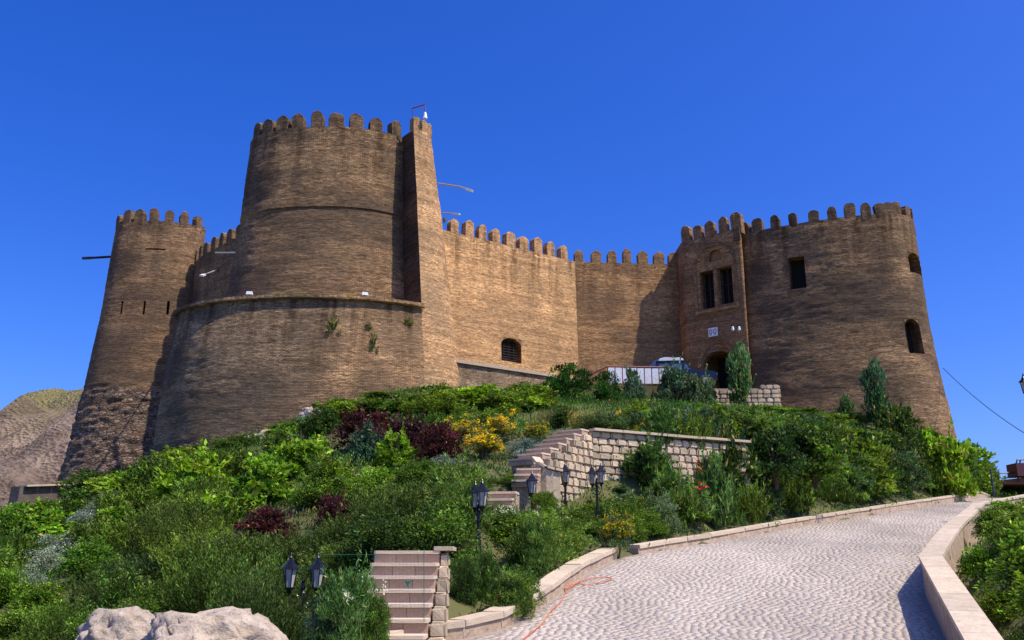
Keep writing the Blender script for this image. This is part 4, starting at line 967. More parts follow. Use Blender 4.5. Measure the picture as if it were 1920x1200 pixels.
PL = [
 ('dark', 866, 1160, 62, 120, 'dark bush squeezed against the side wall of the lower steps'),
 ('oleander', 908, 1150, 66, 130, 'tall oleander behind the near kerb, right of the dark bush by the steps'),
 ('mid', 1022, 965, 60, 48, 'green bush in front of the short curved flank wall'),
 ('bright', 895, 1182, 46, 36, 'small light green plant right behind the near kerb'),
 ('oleander', 1130, 1000, 60, 60, 'oleander just right of the foot of the rightmost middle lamp'),
 ('dark', 1245, 905, 60, 44, 'dark bush low against the middle of the retaining wall'),
 ('mid', 1010, 768, 90, 56, 'green bush right of the grey terrace wall, left of the larger ball conifer'),
 ('juniper', 1130, 812, 110, 46, 'juniper just behind the dry grass above the retaining wall'),
 ('mid', 1200, 792, 90, 52, 'leafy bush below the white panel fence'),
 ('juniper', 1270, 835, 120, 52, 'juniper right behind the coping of the retaining wall'),
 ('feather', 1345, 838, 110, 52, 'feathery bush behind the right half of the retaining wall coping'),
 ('mid', 940, 778, 90, 50, 'green bush above the yellow flower band'),
 ('dark', 1060, 800, 70, 44, 'low dark bush below the larger ball conifer'),
 ('bluegrey', 1018, 868, 66, 56, 'dried grey-brown bush beside the topmost garden steps'),
 ('featherdark', 905, 985, 90, 70, 'dark feathery bush just left of the middle garden steps'),
 ('mid', 965, 905, 60, 50, 'small green bush between the middle and the topmost garden steps'),
 ('dark', 1455, 905, 110, 110, 'dark leafy bush at the right end of the retaining wall, lower than its coping'),
 ('mid', 1530, 905, 120, 95, 'green leafy bush on the slope right of the retaining wall end'),
 ('juniper', 1590, 880, 110, 70, 'dark juniper spreading on the slope right of the retaining wall'),
 ('dark', 1500, 870, 110, 80, 'dark green bush above the right end of the retaining wall'),
 # far left edge
 ('bright', 85, 1030, 120, 115, 'bright green leafy shrub in front of the old dark low wall at the far left'),
 ('bright', 30, 1010, 90, 85, 'light green shrub at the left edge just below the bare rocky slope'),
 ('mid', 25, 1075, 90, 70, 'green bush at the left edge under the light green shrub'),
 ('bright', 12, 1140, 80, 80, 'yellow-green bush cut by the left edge halfway down the slope'),
 ('dark', 165, 935, 100, 60, 'dark green shrub at the foot of the tall left tower'),
 ('mid', 130, 985, 90, 65, 'mid green shrub between the old low wall and the blue-grey cushions'),
 ('bluegrey', 200, 965, 92, 61, 'uppermost blue-grey cushion plant below the left tower'),
 ('bluegrey', 160, 1005, 97, 66, 'second blue-grey cushion plant down the left slope'),
 ('bluegrey', 118, 1045, 102, 66, 'third blue-grey cushion plant down the left slope'),
 ('bluegrey', 80, 1080, 102, 66, 'fourth blue-grey cushion plant down the left slope'),
 ('bluegrey', 38, 1120, 102, 66, 'lowest blue-grey cushion plant near the left edge'),
 ('bright', 222, 1000, 90, 60, 'pale leafy bush right of the blue-grey cushion row'),
 ('bright', 165, 1085, 110, 75, 'yellow-green bush beside the lower blue-grey cushions'),
 ('bright', 70, 1165, 120, 75, 'wide yellow-green bush in the lower left corner'),
 ('mid', 40, 1215, 130, 75, 'leafy bush in the very bottom left corner'),
 ('feather', 130, 1215, 150, 100, 'feathery green bush left of the smaller boulder'),
 # big feathery masses
 ('feather', 350, 925, 190, 105, 'large feathery green mound at the foot of the round drum'),
 ('feather', 445, 890, 150, 75, 'feathery green mound beside the pale rock under the drum'),
 ('feather', 275, 965, 150, 90, 'feathery green mound below the shaded corner of the drum'),
 ('feather', 400, 985, 180, 80, 'feathery green mound in the middle of the left slope'),
 ('feather', 250, 1035, 170, 90, 'broad feathery bush right of the pale leafy bush'),
 ('feather', 380, 1050, 180, 85, 'feathery bush left of the lower purple bush'),
 # bright leafy centre left
 ('bright', 485, 955, 130, 100, 'bright leafy shrub above the lower purple bush'),
 ('bright', 560, 900, 120, 95, 'bright leafy shrub right of the pale rock under the drum'),
 ('mid', 525, 870, 90, 65, 'green leafy shrub touching the drum wall'),
 ('mid', 610, 950, 130, 95, 'green leafy shrub in the middle of the slope left of the palm-like plant'),
 ('mid', 640, 790, 120, 60, 'green shrub growing up against the drum wall above the purple hedge'),
 ('mid', 705, 775, 90, 48, 'small green shrub touching the right part of the drum wall'),
 ('dark', 600, 815, 80, 60, 'dark green shrub at the left end of the purple hedge'),
 ('grey', 690, 870, 80, 75, 'grey-green shrub in front of the purple hedge'),
 ('bright', 740, 885, 85, 80, 'fresh green fan-leaved plant in front of the purple hedge'),
 ('bright', 630, 945, 90, 85, 'bright yellow-green shrub below the purple hedge'),
 ('bright', 705, 945, 100, 70, 'light green shrub with pale tips below the fan-leaved plant'),
 ('mid', 790, 925, 120, 65, 'green shrub below the right end of the purple hedge'),
 # purple
 ('purple', 690, 840, 150, 72, 'left part of the dark purple hedge below the drum', 'hedge'),
 ('purple', 770, 855, 140, 84, 'middle part of the dark purple hedge below the drum', 'hedge'),
 ('purple', 825, 868, 100, 75, 'right part of the dark purple hedge next to the yellow flowers', 'hedge'),
 ('purple', 500, 1022, 130, 72, 'lower purple-brown bush in the middle of the left slope'),
 ('purple', 625, 990, 75, 75, 'small purple bush with a few pink flowers above the hedge of lower left'),
 # dark feather mass
 ('featherdark', 780, 985, 190, 105, 'dark feathery bush under the yellow flowers on the slope'),
 ('featherdark', 870, 960, 140, 85, 'dark feathery bush left of the upper garden steps'),
 ('featherdark', 700, 1030, 180, 95, 'dark feathery bush right of the small purple bush'),
 ('featherdark', 800, 1045, 150, 95, 'dark feathery bush behind the head of the lower steps'),
 ('featherdark', 560, 1075, 180, 90, 'dark feathery bush just behind the nearest double lamp'),
 ('featherdark', 440, 1095, 190, 100, 'dark feathery bush below the lower purple bush'),
 ('featherdark', 310, 1110, 190, 100, 'dark feathery bush above the smaller boulder'),
 ('featherdark', 520, 1150, 170, 100, 'dark feathery bush between the large boulder and the nearest double lamp'),
 ('featherdark', 215, 1145, 150, 85, 'dark feathery bush left above the smaller boulder'),
 ('featherdark', 660, 1085, 150, 80, 'dark feathery bush behind the pale leafy shrub by the steps'),
 ('featherdark', 400, 1140, 190, 80, 'dark feathery bush right behind the top of the large boulder'),
 # centre yellow band
 ('yellow', 870, 835, 100, 55, 'yellow flowering bush at the top of the flower band'),
 ('yellow', 940, 830, 90, 55, 'yellow flowering bush in the middle of the flower band'),
 ('yellow', 905, 865, 100, 55, 'lower yellow flowering bush in front of the flower band'),
 ('yellow', 1005, 835, 60, 48, 'yellow flowering bush nearest to the garden steps'),
 ('bluegrey', 980, 865, 80, 55, 'grey cushion plant below the yellow flowers by the steps'),
 ('feather', 935, 915, 130, 90, 'feathery light green bush just left of the upper garden steps'),
 ('bluegrey', 840, 890, 80, 50, 'grey cushion plant between the purple hedge and the yellow flowers'),
 # upper centre
 ('mid', 760, 775, 100, 50, 'green bush at the right foot of the drum'),
 ('mid', 830, 775, 100, 55, 'green bush below the left end of the grey brick terrace wall'),
 ('bright', 905, 765, 110, 60, 'light green bush below the grey brick terrace wall'),
 ('mid', 975, 770, 100, 60, 'green bush below the right part of the grey brick terrace wall'),
 ('feather', 890, 805, 130, 45, 'low feathery strip of green above the yellow flowers'),
 ('feather', 790, 815, 110, 45, 'low feathery green bush above the right end of the purple hedge'),
 ('drygrass', 1025, 805, 60, 60, 'left tuft of dry yellow grass above the steps', 'grass tuft'),
 ('drygrass', 1110, 805, 60, 60, 'right tuft of dry yellow grass above the retaining wall', 'grass tuft'),
 ('drygrass', 1075, 800, 40, 45, 'small tuft of dry grass between the two larger tufts', 'grass tuft'),
 ('thuja', 1067, 775, 96, 100, 'large dark green ball conifer in front of the castle court'),
 ('thuja', 1138, 780, 72, 86, 'smaller dark green ball conifer right of the large one'),
 ('grey', 1187, 780, 55, 95, 'slim grey-green shrub in front of the white panel fence'),
 ('grey', 1268, 778, 80, 100, 'grey-green shrub covering the parked car'),
 ('grey', 1318, 778, 60, 92, 'slender green shrub between the car and the gate'),
 ('column', 1392, 785, 62, 130, 'tall narrow tree in front of the castle gate', 'tree'),
 ('juniper', 1240, 800, 110, 50, 'grey-green spreading juniper below the parked car'),
 ('juniper', 1310, 815, 120, 60, 'wide juniper in the middle of the upper terrace'),
 ('juniper', 1200, 815, 90, 48, 'small juniper left on the upper terrace above the wall'),
 ('yellow', 1167, 793, 34, 40, 'small yellow flowering plant beside the smaller ball conifer'),
 ('yellow', 1215, 835, 62, 45, 'yellow and green plant hanging over the top of the retaining wall'),
 ('juniper', 1380, 815, 110, 60, 'dark juniper below the pale court wall'),
 ('feather', 1440, 820, 120, 70, 'olive feathery bush right of the pale court wall'),
 ('dark', 1425, 870, 110, 95, 'dark shrub at the right end of the retaining wall coping'),
 ('dark', 1450, 930, 120, 150, 'dark ivy-like shrub hanging over the right end of the retaining wall'),
 ('feather', 1510, 830, 110, 70, 'green feathery bush below the broad right tower'),
 ('mid', 1560, 860, 130, 80, 'leafy bush covering the slope below the right tower'),
 ('mid', 1600, 915, 120, 80, 'leafy bush halfway down the slope below the right tower'),
 ('juniper', 1660, 885, 110, 75, 'dark juniper on the slope left of the tall bush by the tower'),
 ('column', 1584, 782, 52, 76, 'small upright bush standing alone before the right tower'),
 ('column', 1648, 815, 60, 110, 'upright bush left of the big dark bush before the right tower'),
 ('dark', 1685, 850, 100, 135, 'big dark bush in front of the right tower'),
 ('dark', 1715, 905, 110, 110, 'dark leafy bush under the big bush before the right tower'),
 ('bright', 1780, 935, 95, 150, 'tall bright green bush at the right foot of the right tower', 'tree'),
 ('dark', 1770, 945, 110, 80, 'dark shrub behind the kerb near the head of the ramp'),
 ('feather', 1838, 930, 62, 62, 'rounded green bush at the head of the ramp'),
 # oleander bed along the far kerb
 ('redflower', 1270, 980, 130, 120, 'dark oleander with red flowers in front of the pale retaining wall'),
 ('grey', 1315, 1000, 90, 130, 'pale grey-green oleander right of the dark red-flowering one'),
 ('redflower', 1345, 960, 80, 105, 'tall thin oleander with small red flowers before the right half of the wall'),
 ('oleander', 1395, 995, 110, 120, 'large oleander below the right end of the retaining wall'),
 ('mid', 1210, 1015, 70, 60, 'low green bush behind the kerb right of the yellow flowering bush'),
 ('mid', 1300, 1015, 100, 60, 'low green bush behind the kerb below the dark red-flowering oleander'),
 ('oleander', 1450, 985, 90, 90, 'oleander behind the kerb in the middle of the ramp'),
 ('feather', 1515, 975, 100, 80, 'feathery bush behind the kerb in the middle of the ramp'),
 ('grey', 1560, 965, 80, 95, 'grey-green shrub behind the kerb right of the feathery bush'),
 ('feather', 1625, 960, 110, 95, 'bright feathery bush behind the upper kerb'),
 ('oleander', 1690, 950, 90, 75, 'oleander behind the upper kerb'),
 ('oleander', 1735, 945, 80, 80, 'oleander behind the kerb under the tall bright bush'),
 ('grey', 1175, 985, 75, 120, 'pale grey-green shrub between the right lamp and the retaining wall'),
 ('column', 1165, 930, 40, 95, 'slim pale sapling in front of the retaining wall', 'tree'),
 ('oleander', 1230, 930, 70, 70, 'leafy shrub with pink buds at the foot of the retaining wall'),
 # near bed between the steps and the kerb
 ('yellow', 1158, 1040, 80, 84, 'yellow flowering bush on the kerb at the bend of the ramp'),
 ('oleander', 1085, 1045, 110, 110, 'bright oleander left of the yellow bush by the kerb'),
 ('oleander', 1010, 1050, 120, 120, 'green oleander between the middle lamps and the kerb'),
 ('whiteflower', 960, 1010, 100, 90, 'oleander with small white flowers right of the second double lamp'),
 ('oleander', 1060, 985, 100, 75, 'oleander around the feet of the middle lamps'),
 ('oleander', 930, 1105, 130, 115, 'large oleander right of the lower steps'),
 ('redflower', 868, 1060, 60, 110, 'oleander with a few crimson flowers by the second double lamp'),
 ('oleander', 1035, 1090, 95, 70, 'low oleander on the kerb beside the orange hose'),
 ('mid', 985, 1110, 90, 85, 'leafy bush behind the kerb left of the orange hose'),
 ('dark', 880, 1150, 110, 105, 'dark leafy bush beside the flank wall of the lower steps'),
 ('mid', 930, 1160, 110, 75, 'green bush in the bend of the near kerb'),
 ('bright', 862, 1190, 60, 50, 'small light green plant in the corner of the near kerb'),
 ('whiteflower', 650, 1220, 135, 170, 'pale leafy shrub between the nearest double lamp and the steps'),
 ('mid', 705, 1220, 55, 110, 'narrow leafy shrub covering the left side of the lower steps'),
 ('grey', 610, 1230, 100, 130, 'leafy shrub behind the foot of the nearest double lamp'),
 # right garden
 ('bright', 1890, 985, 90, 62, 'light green bush at the right edge behind the parapet wall'),
 ('mid', 1830, 1010, 80, 55, 'low bush behind the upper parapet wall'),
 ('mid', 1905, 1050, 90, 80, 'dense bush at the right edge halfway down the parapet'),
 ('bright', 1840, 1075, 80, 60, 'yellow-green bush behind the bend of the parapet wall'),
 ('mid', 1870, 1120, 110, 65, 'green bush below the bend of the parapet wall'),
 ('dark', 1915, 1190, 110, 85, 'dark green bush in the lower right corner'),
]
far_bits = {'thuja', 'column'}
for e in PL:
    t, px, py, w_, h_, lab = e[:6]; ct_ = e[6] if len(e) > 6 else ('flower' if t == 'yellow' else 'shrub')
    nm = {'tree': 'small_tree', 'hedge': 'hedge', 'grass tuft': 'grass_tuft', 'flower': 'flowering_bush'}.get(ct_, 'shrub')
    if ct_ == 'flower': ct_ = 'flowering bush'
    Ymap = {'dark bush squeezed against the side wall of the lower steps': 14.4, 'tall oleander behind the near kerb, right of the dark bush by the steps': 15.0, 'green bush in front of the short curved flank wall': 21.4, 'small light green plant right behind the near kerb': 13.7, 'grey-green shrub covering the parked car': 58.5, 'slim grey-green shrub in front of the white panel fence': 56, 'tall narrow tree in front of the castle gate': 57.5, 'slender green shrub between the car and the gate': 58.3,
            'pale leafy shrub between the nearest double lamp and the steps': 11.2, 'narrow leafy shrub covering the left side of the lower steps': 11.0, 'leafy shrub behind the foot of the nearest double lamp': 11.4,
            'dark leafy bush at the right end of the retaining wall, lower than its coping': 29.2, 'green leafy bush on the slope right of the retaining wall end': 31, 'juniper spreading': 33, 'dark green bush above the right end of the retaining wall': 31.5, 'yellow flowering bush on the kerb at the bend of the ramp': 20.3, 'tall bright green bush at the right foot of the right tower': 46, 'large dark green ball conifer in front of the castle court': 49, 'smaller dark green ball conifer right of the large one': 49}
    if lab in Ymap: at(px, py, Ymap[lab], t, w_, h_, lab, ct_, None, nm)
    else: shrub(t, px, py, w_, h_, lab, ct_, None, nm)
# repeats nothing tells apart: the massed bushes between the ones above
def region(px, py):
    if px < 230: return ('bright', 'mid', 'mid', 'feather')
    if py > 1035 and px < 720: return ('featherdark', 'dark', 'featherdark', 'feather')
    if px < 460: return ('feather', 'mid', 'featherdark', 'feather', 'bright', 'dark')
    if px < 720: return ('bright', 'mid', 'mid', 'bright', 'feather') if py < 975 else ('featherdark', 'mid', 'featherdark', 'dark')
    if px < 1000 and py > 870 : return ('featherdark', 'feather', 'mid')
    if px < 1100: return ('mid', 'feather', 'mid')
    if px > 1790: return ('mid', 'bright', 'feather', 'mid')
    if px > 1400 : return ('dark', 'mid', 'feather', 'dark', 'juniper')
    return ('juniper', 'juniper', 'mid')
LMK = [('large boulder', 395, 1165), ('smaller boulder', 215, 1165), ('nearest double lamp', 572, 1080), ('second double lamp', 895, 960), ('head of the lower steps', 785, 1030), ('lower purple bush', 500, 990), ('small purple bush', 625, 955), ('dark purple hedge', 740, 815), ('yellow flower band', 920, 820), ('round drum', 420, 800), ('old low wall', 110, 915), ('blue-grey cushion row', 120, 1020), ('topmost garden steps', 1060, 840), ('retaining wall', 1250, 850), ('bend of the parapet', 1750, 1040), ('pale court wall', 1420, 740), ('broad right tower', 1600, 790), ('bend of the near kerb', 940, 1180), ('orange hose', 1060, 1100), ('grey terrace wall', 920, 720), ('two ball conifers', 1100, 730), ('tall bright bush', 1780, 850), ('upper right garden', 1870, 960), ('foot of the left tower', 190, 880), ('middle lamps', 1030, 900)]
USED = set()
def uniq(pre, q):
    for k in range(4):
        s_ = pre+where(q[0], q[1], k)
        if s_ not in USED and len(s_.split()) <= 16: break
    USED.add(s_); return s_
def where(qx, qy, kth=0):
    l_ = sorted(LMK, key=lambda m_: math.hypot(m_[1]-qx, (m_[2]-qy)*1.4))[kth]; dx, dy = qx-l_[1], (qy-l_[2])*1.4; D = math.hypot(dx, dy)
    a_ = int(((math.degrees(math.atan2(-dy, dx))+22.5) % 360)//45); w_ = ['right of', 'above and right of', 'above', 'above and left of', 'left of', 'below and left of', 'below', 'below and right of'][a_]
    return ('just ' if D < 60 and ' and ' not in w_ else '')+w_+' the '+l_[0]
KIND = {'bright': 'light green leafy bush', 'mid': 'green leafy bush', 'feather': 'feathery green bush', 'featherdark': 'dark feathery bush', 'dark': 'dark green bush', 'juniper': 'low spreading juniper', 'oleander': 'green oleander', 'grey': 'grey-green bush'}
LBL = {'bright': 'light green leafy bush massed among its like on the garden slope', 'mid': 'green leafy bush massed among its like on the garden slope', 'feather': 'feathery green bush massed among its like on the garden slope', 'featherdark': 'dark feathery bush massed among its like on the lower left slope',
       'dark': 'dark green bush massed among its like below the right tower', 'juniper': 'low spreading juniper massed among its like on the terraces'}
SPEC = [e[:5] for e in PL if e[0] in ('purple', 'bluegrey', 'yellow', 'grey', 'drygrass', 'thuja', 'bright')]+[('lamp', 898, 1030, 50, 120), ('lamp', 572, 1190, 60, 120)]
rr_ = np.random.RandomState(21); placed = []
for i in range(6000):
    Yv = rr_.uniform(11.5, 55); Xv = (rr_.uniform(-40, 1960)-960)/F*(Yv+1); zv = float(tz(Xv, Yv)[0]); qx, qy = proj((Xv, Yv, zv))
    if not (-60 < qx < 1990 and qy < 1240): continue
    if inroad(np.array([Xv]), np.array([Yv]), .8)[0] or (Xv+12.2)**2/9.3**2+(Yv-54.7)**2/6.2**2 < 1: continue
    if abs(Xv+1.1) < 1.5 and Yv < 14.6: continue
    if -1.3 < Xv < 2.4 and 19 < Yv < 27 and abs(Xv-(-.2+(Yv-20)*.38)) < 1.35: continue
    if 1.5 < Xv < 10 and 24 < Yv < 30: continue
    if 560 < qx < 880 and 780 < qy < 870 or (820 < qx < 1040 and 770 < qy < 860) or (20 < qx < 235 and 930 < qy < 1130 and abs(qy-(1165-qx*.95)) < 40): continue
    if qx > 990 and qx < 1260 and qy < 860 and qy > 790: continue
    if Yv > 52 and 1050 < qx < 1480: continue
    if any((Xv-a_)**2+(Yv-b_)**2 < (1.15+.030*Yv)**2 for a_, b_ in placed): continue
    ty = region(qx, qy); ty = ty[rr_.randint(len(ty))]
    if 840 < qx < 1210 and qy > 930: ty = ('oleander', 'mid')[rr_.randint(2)]
    if ty in ('dark', 'mid', 'bright', 'feather', 'featherdark', 'juniper'):
        d_ = CT*Yv+ST*zv; tp_ = qy-1.3*F/d_*.9
        if any(abs(qx-sx_) < sw_*.5+25 and qy > sy_-sh_*.5 and tp_ < sy_-sh_*.15 for (st_, sx_, sy_, sw_, sh_) in SPEC): continue
    Xv, Yv = push(Xv, Yv, 2.4)
    if 10.5 < Yv < 15.6 and -1.3 < Xv < 3: continue
    zv = float(tz(Xv, Yv)[0])
    placed.append((Xv, Yv)); d_ = CT*Yv+ST*zv; bg_ = 1.35 if (qx > 1340 and Yv > 28 and qx < 1830) else 1.0; Wm = bg_**.5*rr_.uniform(1.6, 2.5)*(.75+.014*Yv); Hm = clampH((Xv, Yv, zv), Wm*bg_*rr_.uniform(.58, .95))/1.25
    if ty in ('oleander',): lab_, grp_ = 'green oleander packed among its like in the bed between the steps and the near kerb', 'oleanders in the near bed'
    elif 840 < qx < 1210 and qy > 930: lab_, grp_ = 'green leafy bush packed between the oleanders of the near bed', 'leafy bushes in the near bed'
    else: lab_, grp_ = LBL[ty], KIND[ty]+' mass'
    lab_ = uniq(KIND[ty]+' ', proj((Xv, Yv, zv+Hm*.5)))
    o = empty('shrub', (Xv, Yv, zv-.05), lab_, 'shrub', grp_, rz=rr_.uniform(0, 6.28)); cnt[0] += 1; f = link('foliage', variant(ty, Yv, cnt[0]), parent=o); f.scale = (Wm, Wm*rr_.uniform(.8, 1.1), Hm*1.25)
    if 'feather' not in ty: s_ = link('stem', STEM[cnt[0] % 4], parent=o); s_.scale = (Wm, Wm, Hm*.9)
# dense row behind the far kerb
acc = 0; L_k = [0]
for a_, b_ in zip(farK[:-1], farK[1:]): L_k.append(L_k[-1]+(b_-a_).length)
s_k = .8
while s_k < L_k[-1]-6:
    i = min(int(np.searchsorted(L_k, s_k))-1, len(farK)-2); fr_ = (s_k-L_k[i])/(L_k[i+1]-L_k[i]); q = farK[i].lerp(farK[i+1], fr_); dd = (farK[i+1]-farK[i]).normalized(); nrm = Vector((-dd.y, dd.x, 0))
    for row in (0, 1):
        p_ = q+nrm*(1.35+row*1.2+rr_.uniform(-.15, .25)); zv = float(tz(p_.x, p_.y)[0]); ty = ('oleander', 'feather', 'grey', 'mid', 'dark', 'oleander')[rr_.randint(6)]
        Wm = rr_.uniform(1.4, 1.9)*(1+.006*p_.y); Hm = rr_.uniform(1.0, 1.5)*(1+.012*(p_.y-20))*(1+.25*row); Hm = clampH((p_.x, p_.y, zv), Hm)
        lab_ = {'oleander': 'oleander standing in the packed row behind the far kerb', 'feather': 'feathery bush standing in the packed row behind the far kerb', 'grey': 'grey-green bush standing in the packed row behind the far kerb', 'mid': 'green leafy bush standing in the packed row behind the far kerb', 'dark': 'dark leafy bush standing in the packed row behind the far kerb'}[ty]
        lab_ = uniq(('front-row ' if row == 0 else 'second-row ')+KIND[ty]+' at far kerb, ', proj((p_.x, p_.y, zv+Hm*.5)))
        o = empty('shrub', (p_.x, p_.y, zv-.05), lab_, 'shrub', 'bushes packed behind the far kerb', rz=rr_.uniform(0, 6.28)); cnt[0] += 1; f = link('foliage', variant(ty, p_.y, cnt[0]), parent=o); f.scale = (Wm, Wm, Hm); s_ = link('stem', STEM[cnt[0] % 4], parent=o); s_.scale = (Wm, Wm, Hm)
    s_k += rr_.uniform(1.1, 1.6)
# weeds on the drum wall and ledge
for (px, py, w_, h_, lab) in [(625, 607, 40, 34, 'large weed tuft growing out of the drum wall below the ledge'), (765, 603, 26, 22, 'small green weed on the drum wall near the outer shell'), (700, 640, 26, 40, 'thin straggling weed lower on the drum wall'), (690, 612, 18, 20, 'little weed between the larger two on the drum wall'), (830, 722, 26, 24, 'yellowish weed at the right foot of the drum'), (833, 412, 12, 16, 'tiny dark weed on top of the wall beside the main tower')]:
    u, z = pd.solve(px, py, 0, pd.len/2)
    g = pd.pt(u, z, .02) if px != 833 else P(px, py, 60.5)
    o = empty('weed', g, lab, 'weed'); d = 56; f = link('foliage', TYPES['weed'][cnt[0] % 2], parent=o); cnt[0] += 1; f.scale = (w_/F*d, w_/F*d*.6, h_/F*d); f.location = (0, 0, -h_/F*d*.6)
for (px, lab) in [(520, 'left grass tuft growing on the drum ledge'), (560, 'middle grass tuft growing on the drum ledge'), (655, 'right grass tuft growing on the drum ledge')]:
    u = pd.u_px(px, 15.3, 0, pd.len/2); o = empty('weed', pd.pt(u, 15.36, -.1), lab, 'weed'); f = link('foliage', TYPES['drygrass'][0], parent=o); f.scale = (.9, .3, .22)
# ground cover over the whole garden: nobody could count it
r = np.random.RandomState(5); nb_ = 17000; Y_ = 9+52*r.rand(nb_)**.95; X_ = (r.uniform(-60, 1980, nb_)-960)/F*(Y_*1.0+1); z_ = tz(X_, Y_)
ok = ~inroad(X_, Y_, .45) & ~((X_ > -1.7-1) & (X_ < -.7) & (Y_ > 10) & (Y_ < 14.6)) & ~((Y_ > 56.5) & (X_ > -6) & (X_ < 19))
ok &= ~((X_+12.2)**2/8.2**2+(Y_-54.7)**2/4.6**2 < 1) & ~((Y_ > 12) & (Y_ < 60) & (abs(X_-seg_interp(wallR, Y_)-.2) < .45))
X_, Y_, z_ = X_[ok], Y_[ok], z_[ok]; per = 13; k = np.repeat(np.arange(len(X_)), per); sp_ = .10+.0058*Y_[k]
pos = np.c_[X_[k], Y_[k], z_[k]]+np.c_[r.normal(0, 1, len(k))*sp_, r.normal(0, 1, len(k))*sp_, np.abs(r.normal(0, .34, len(k)))*sp_+.005]
zone = vn(X_*.3, Y_*.3, 6)+.5; base = np.where((zone > .58)[:, None], np.array([[.10, .22, .03]]), np.where((zone > .36)[:, None], np.array([[.05, .13, .022]]), np.array([[.04, .10, .02]])))
base = np.where(((zone < .24) & (Y_ > 20))[:, None], np.array([[.15, .16, .05]]), base)
col = base[k]*np.exp(r.normal(0, .35, (len(k), 1))); sz = .045+.0018*Y_[k]
V = quads(pos, np.c_[r.normal(0, .5, len(k)), r.normal(0, .5, len(k)), np.ones(len(k))*.9], sz*r.uniform(.8, 2.0, len(k)), sz*r.uniform(.25, .5, len(k)), r)
gc = link('ground_cover', finish('ground_cover', V, np.clip(col, 0, .9), M['leaf'])); tag(gc, kind='stuff')

# ------------------------------------------------------------------ boulders
def boulder(name, c, size, seed, label):
    bm = bmesh.new(); bmesh.ops.create_icosphere(bm, subdivisions=5, radius=1); V = np.array([v.co[:] for v in bm.verts]); me = bpy.data.meshes.new(name)
    n1 = fbm(V[:, 0]*1.6+seed*3+V[:, 2], V[:, 1]*1.6+V[:, 2]*1.1, 1, 5); n2 = fbm(V[:, 0]*5+V[:, 2]*3, V[:, 1]*5-V[:, 2]*2+seed, 3, 4)
    crack = np.abs(vn(V[:, 0]*2.2+V[:, 2]*2, V[:, 1]*2.2+seed+V[:, 2], 5)); s_ = 1+.40*n1+.15*n2-.20*np.clip(.05-crack, 0, 1)/.05+.05*fbm(V[:, 0]*14, V[:, 1]*14+V[:, 2]*9, 2, 3)
    for v, q in zip(bm.verts, s_): v.co = Vector((v.co.x*size[0]*q, v.co.y*size[1]*q, v.co.z*size[2]*q))
    bm.to_mesh(me); bm.free(); me.polygons.foreach_set('use_smooth', np.ones(len(me.polygons), bool)); o = link(name, me, M['boulder'], loc=c); return tag(o, label, 'boulder')
boulder('boulder', P(392, 1238, 9.3), (.80, .65, .47), 1, 'large pale boulder at the bottom edge left of the nearest lamp')
boulder('boulder', P(228, 1215, 10.4), (.50, .45, .40), 4, 'smaller brownish boulder at the bottom edge left of the large one')
boulder('rock', P(500, 830, 46.6), (1.3, .6, .55), 2, 'weathered white-grey rock outcrop under the drum wall')
boulder('rock', P(590, 782, 47.4), (.9, .4, .5), 7, 'pale grey rock partly hidden by shrubs at the drum foot')
boulder('rock', P(800, 742, 50.2), (.7, .5, .6), 3, 'brown rock at the right foot of the drum')
shrub('drygrass', 405, 1205, 60, 30, 'dry grass tuft in front of the large boulder', 'grass tuft', None, 'grass_tuft', Y=8.7)
shrub('feather', 255, 1200, 100, 40, 'low grass clump between the two boulders', 'grass tuft', None, 'grass_tuft', Y=9.6)

# ------------------------------------------------------------------ lamps
def lantern(parent, off, s_):
    o = Vector(off); mb = MB(); n_ = 6
    rt_, rb_, h0, h1 = .105*s_, .065*s_, 0.0, .26*s_
    for k in range(n_):
        a = 2*math.pi*k/n_; mb.tube([(rb_*math.cos(a), rb_*math.sin(a), h0), (rt_*math.cos(a), rt_*math.sin(a), h1)], .008*s_, 4)
    mb.lathe([(.01*s_, -.10*s_), (.03*s_, -.08*s_), (.035*s_, -.05*s_), (.07*s_, -.02*s_), (.072*s_, .0)], 6)
    mb.lathe([(.12*s_, h1), (.145*s_, h1+.005*s_), (.125*s_, h1+.03*s_), (.075*s_, h1+.07*s_), (.045*s_, h1+.13*s_), (.03*s_, h1+.15*s_)], 6)
    mb.lathe([(.02*s_, h1+.145*s_), (.034*s_, h1+.165*s_), (.02*s_, h1+.185*s_), (.012*s_, h1+.20*s_), (.018*s_, h1+.215*s_), (.003*s_, h1+.24*s_)], 8)
    lt = mb.build('lantern', M['iron'], parent, loc=o)
    g = MB(); g.lathe([(rb_*.86, h0+.004), (rt_*.86, h1-.004)], 6); g.build('glass', M['lampglass'], lt)
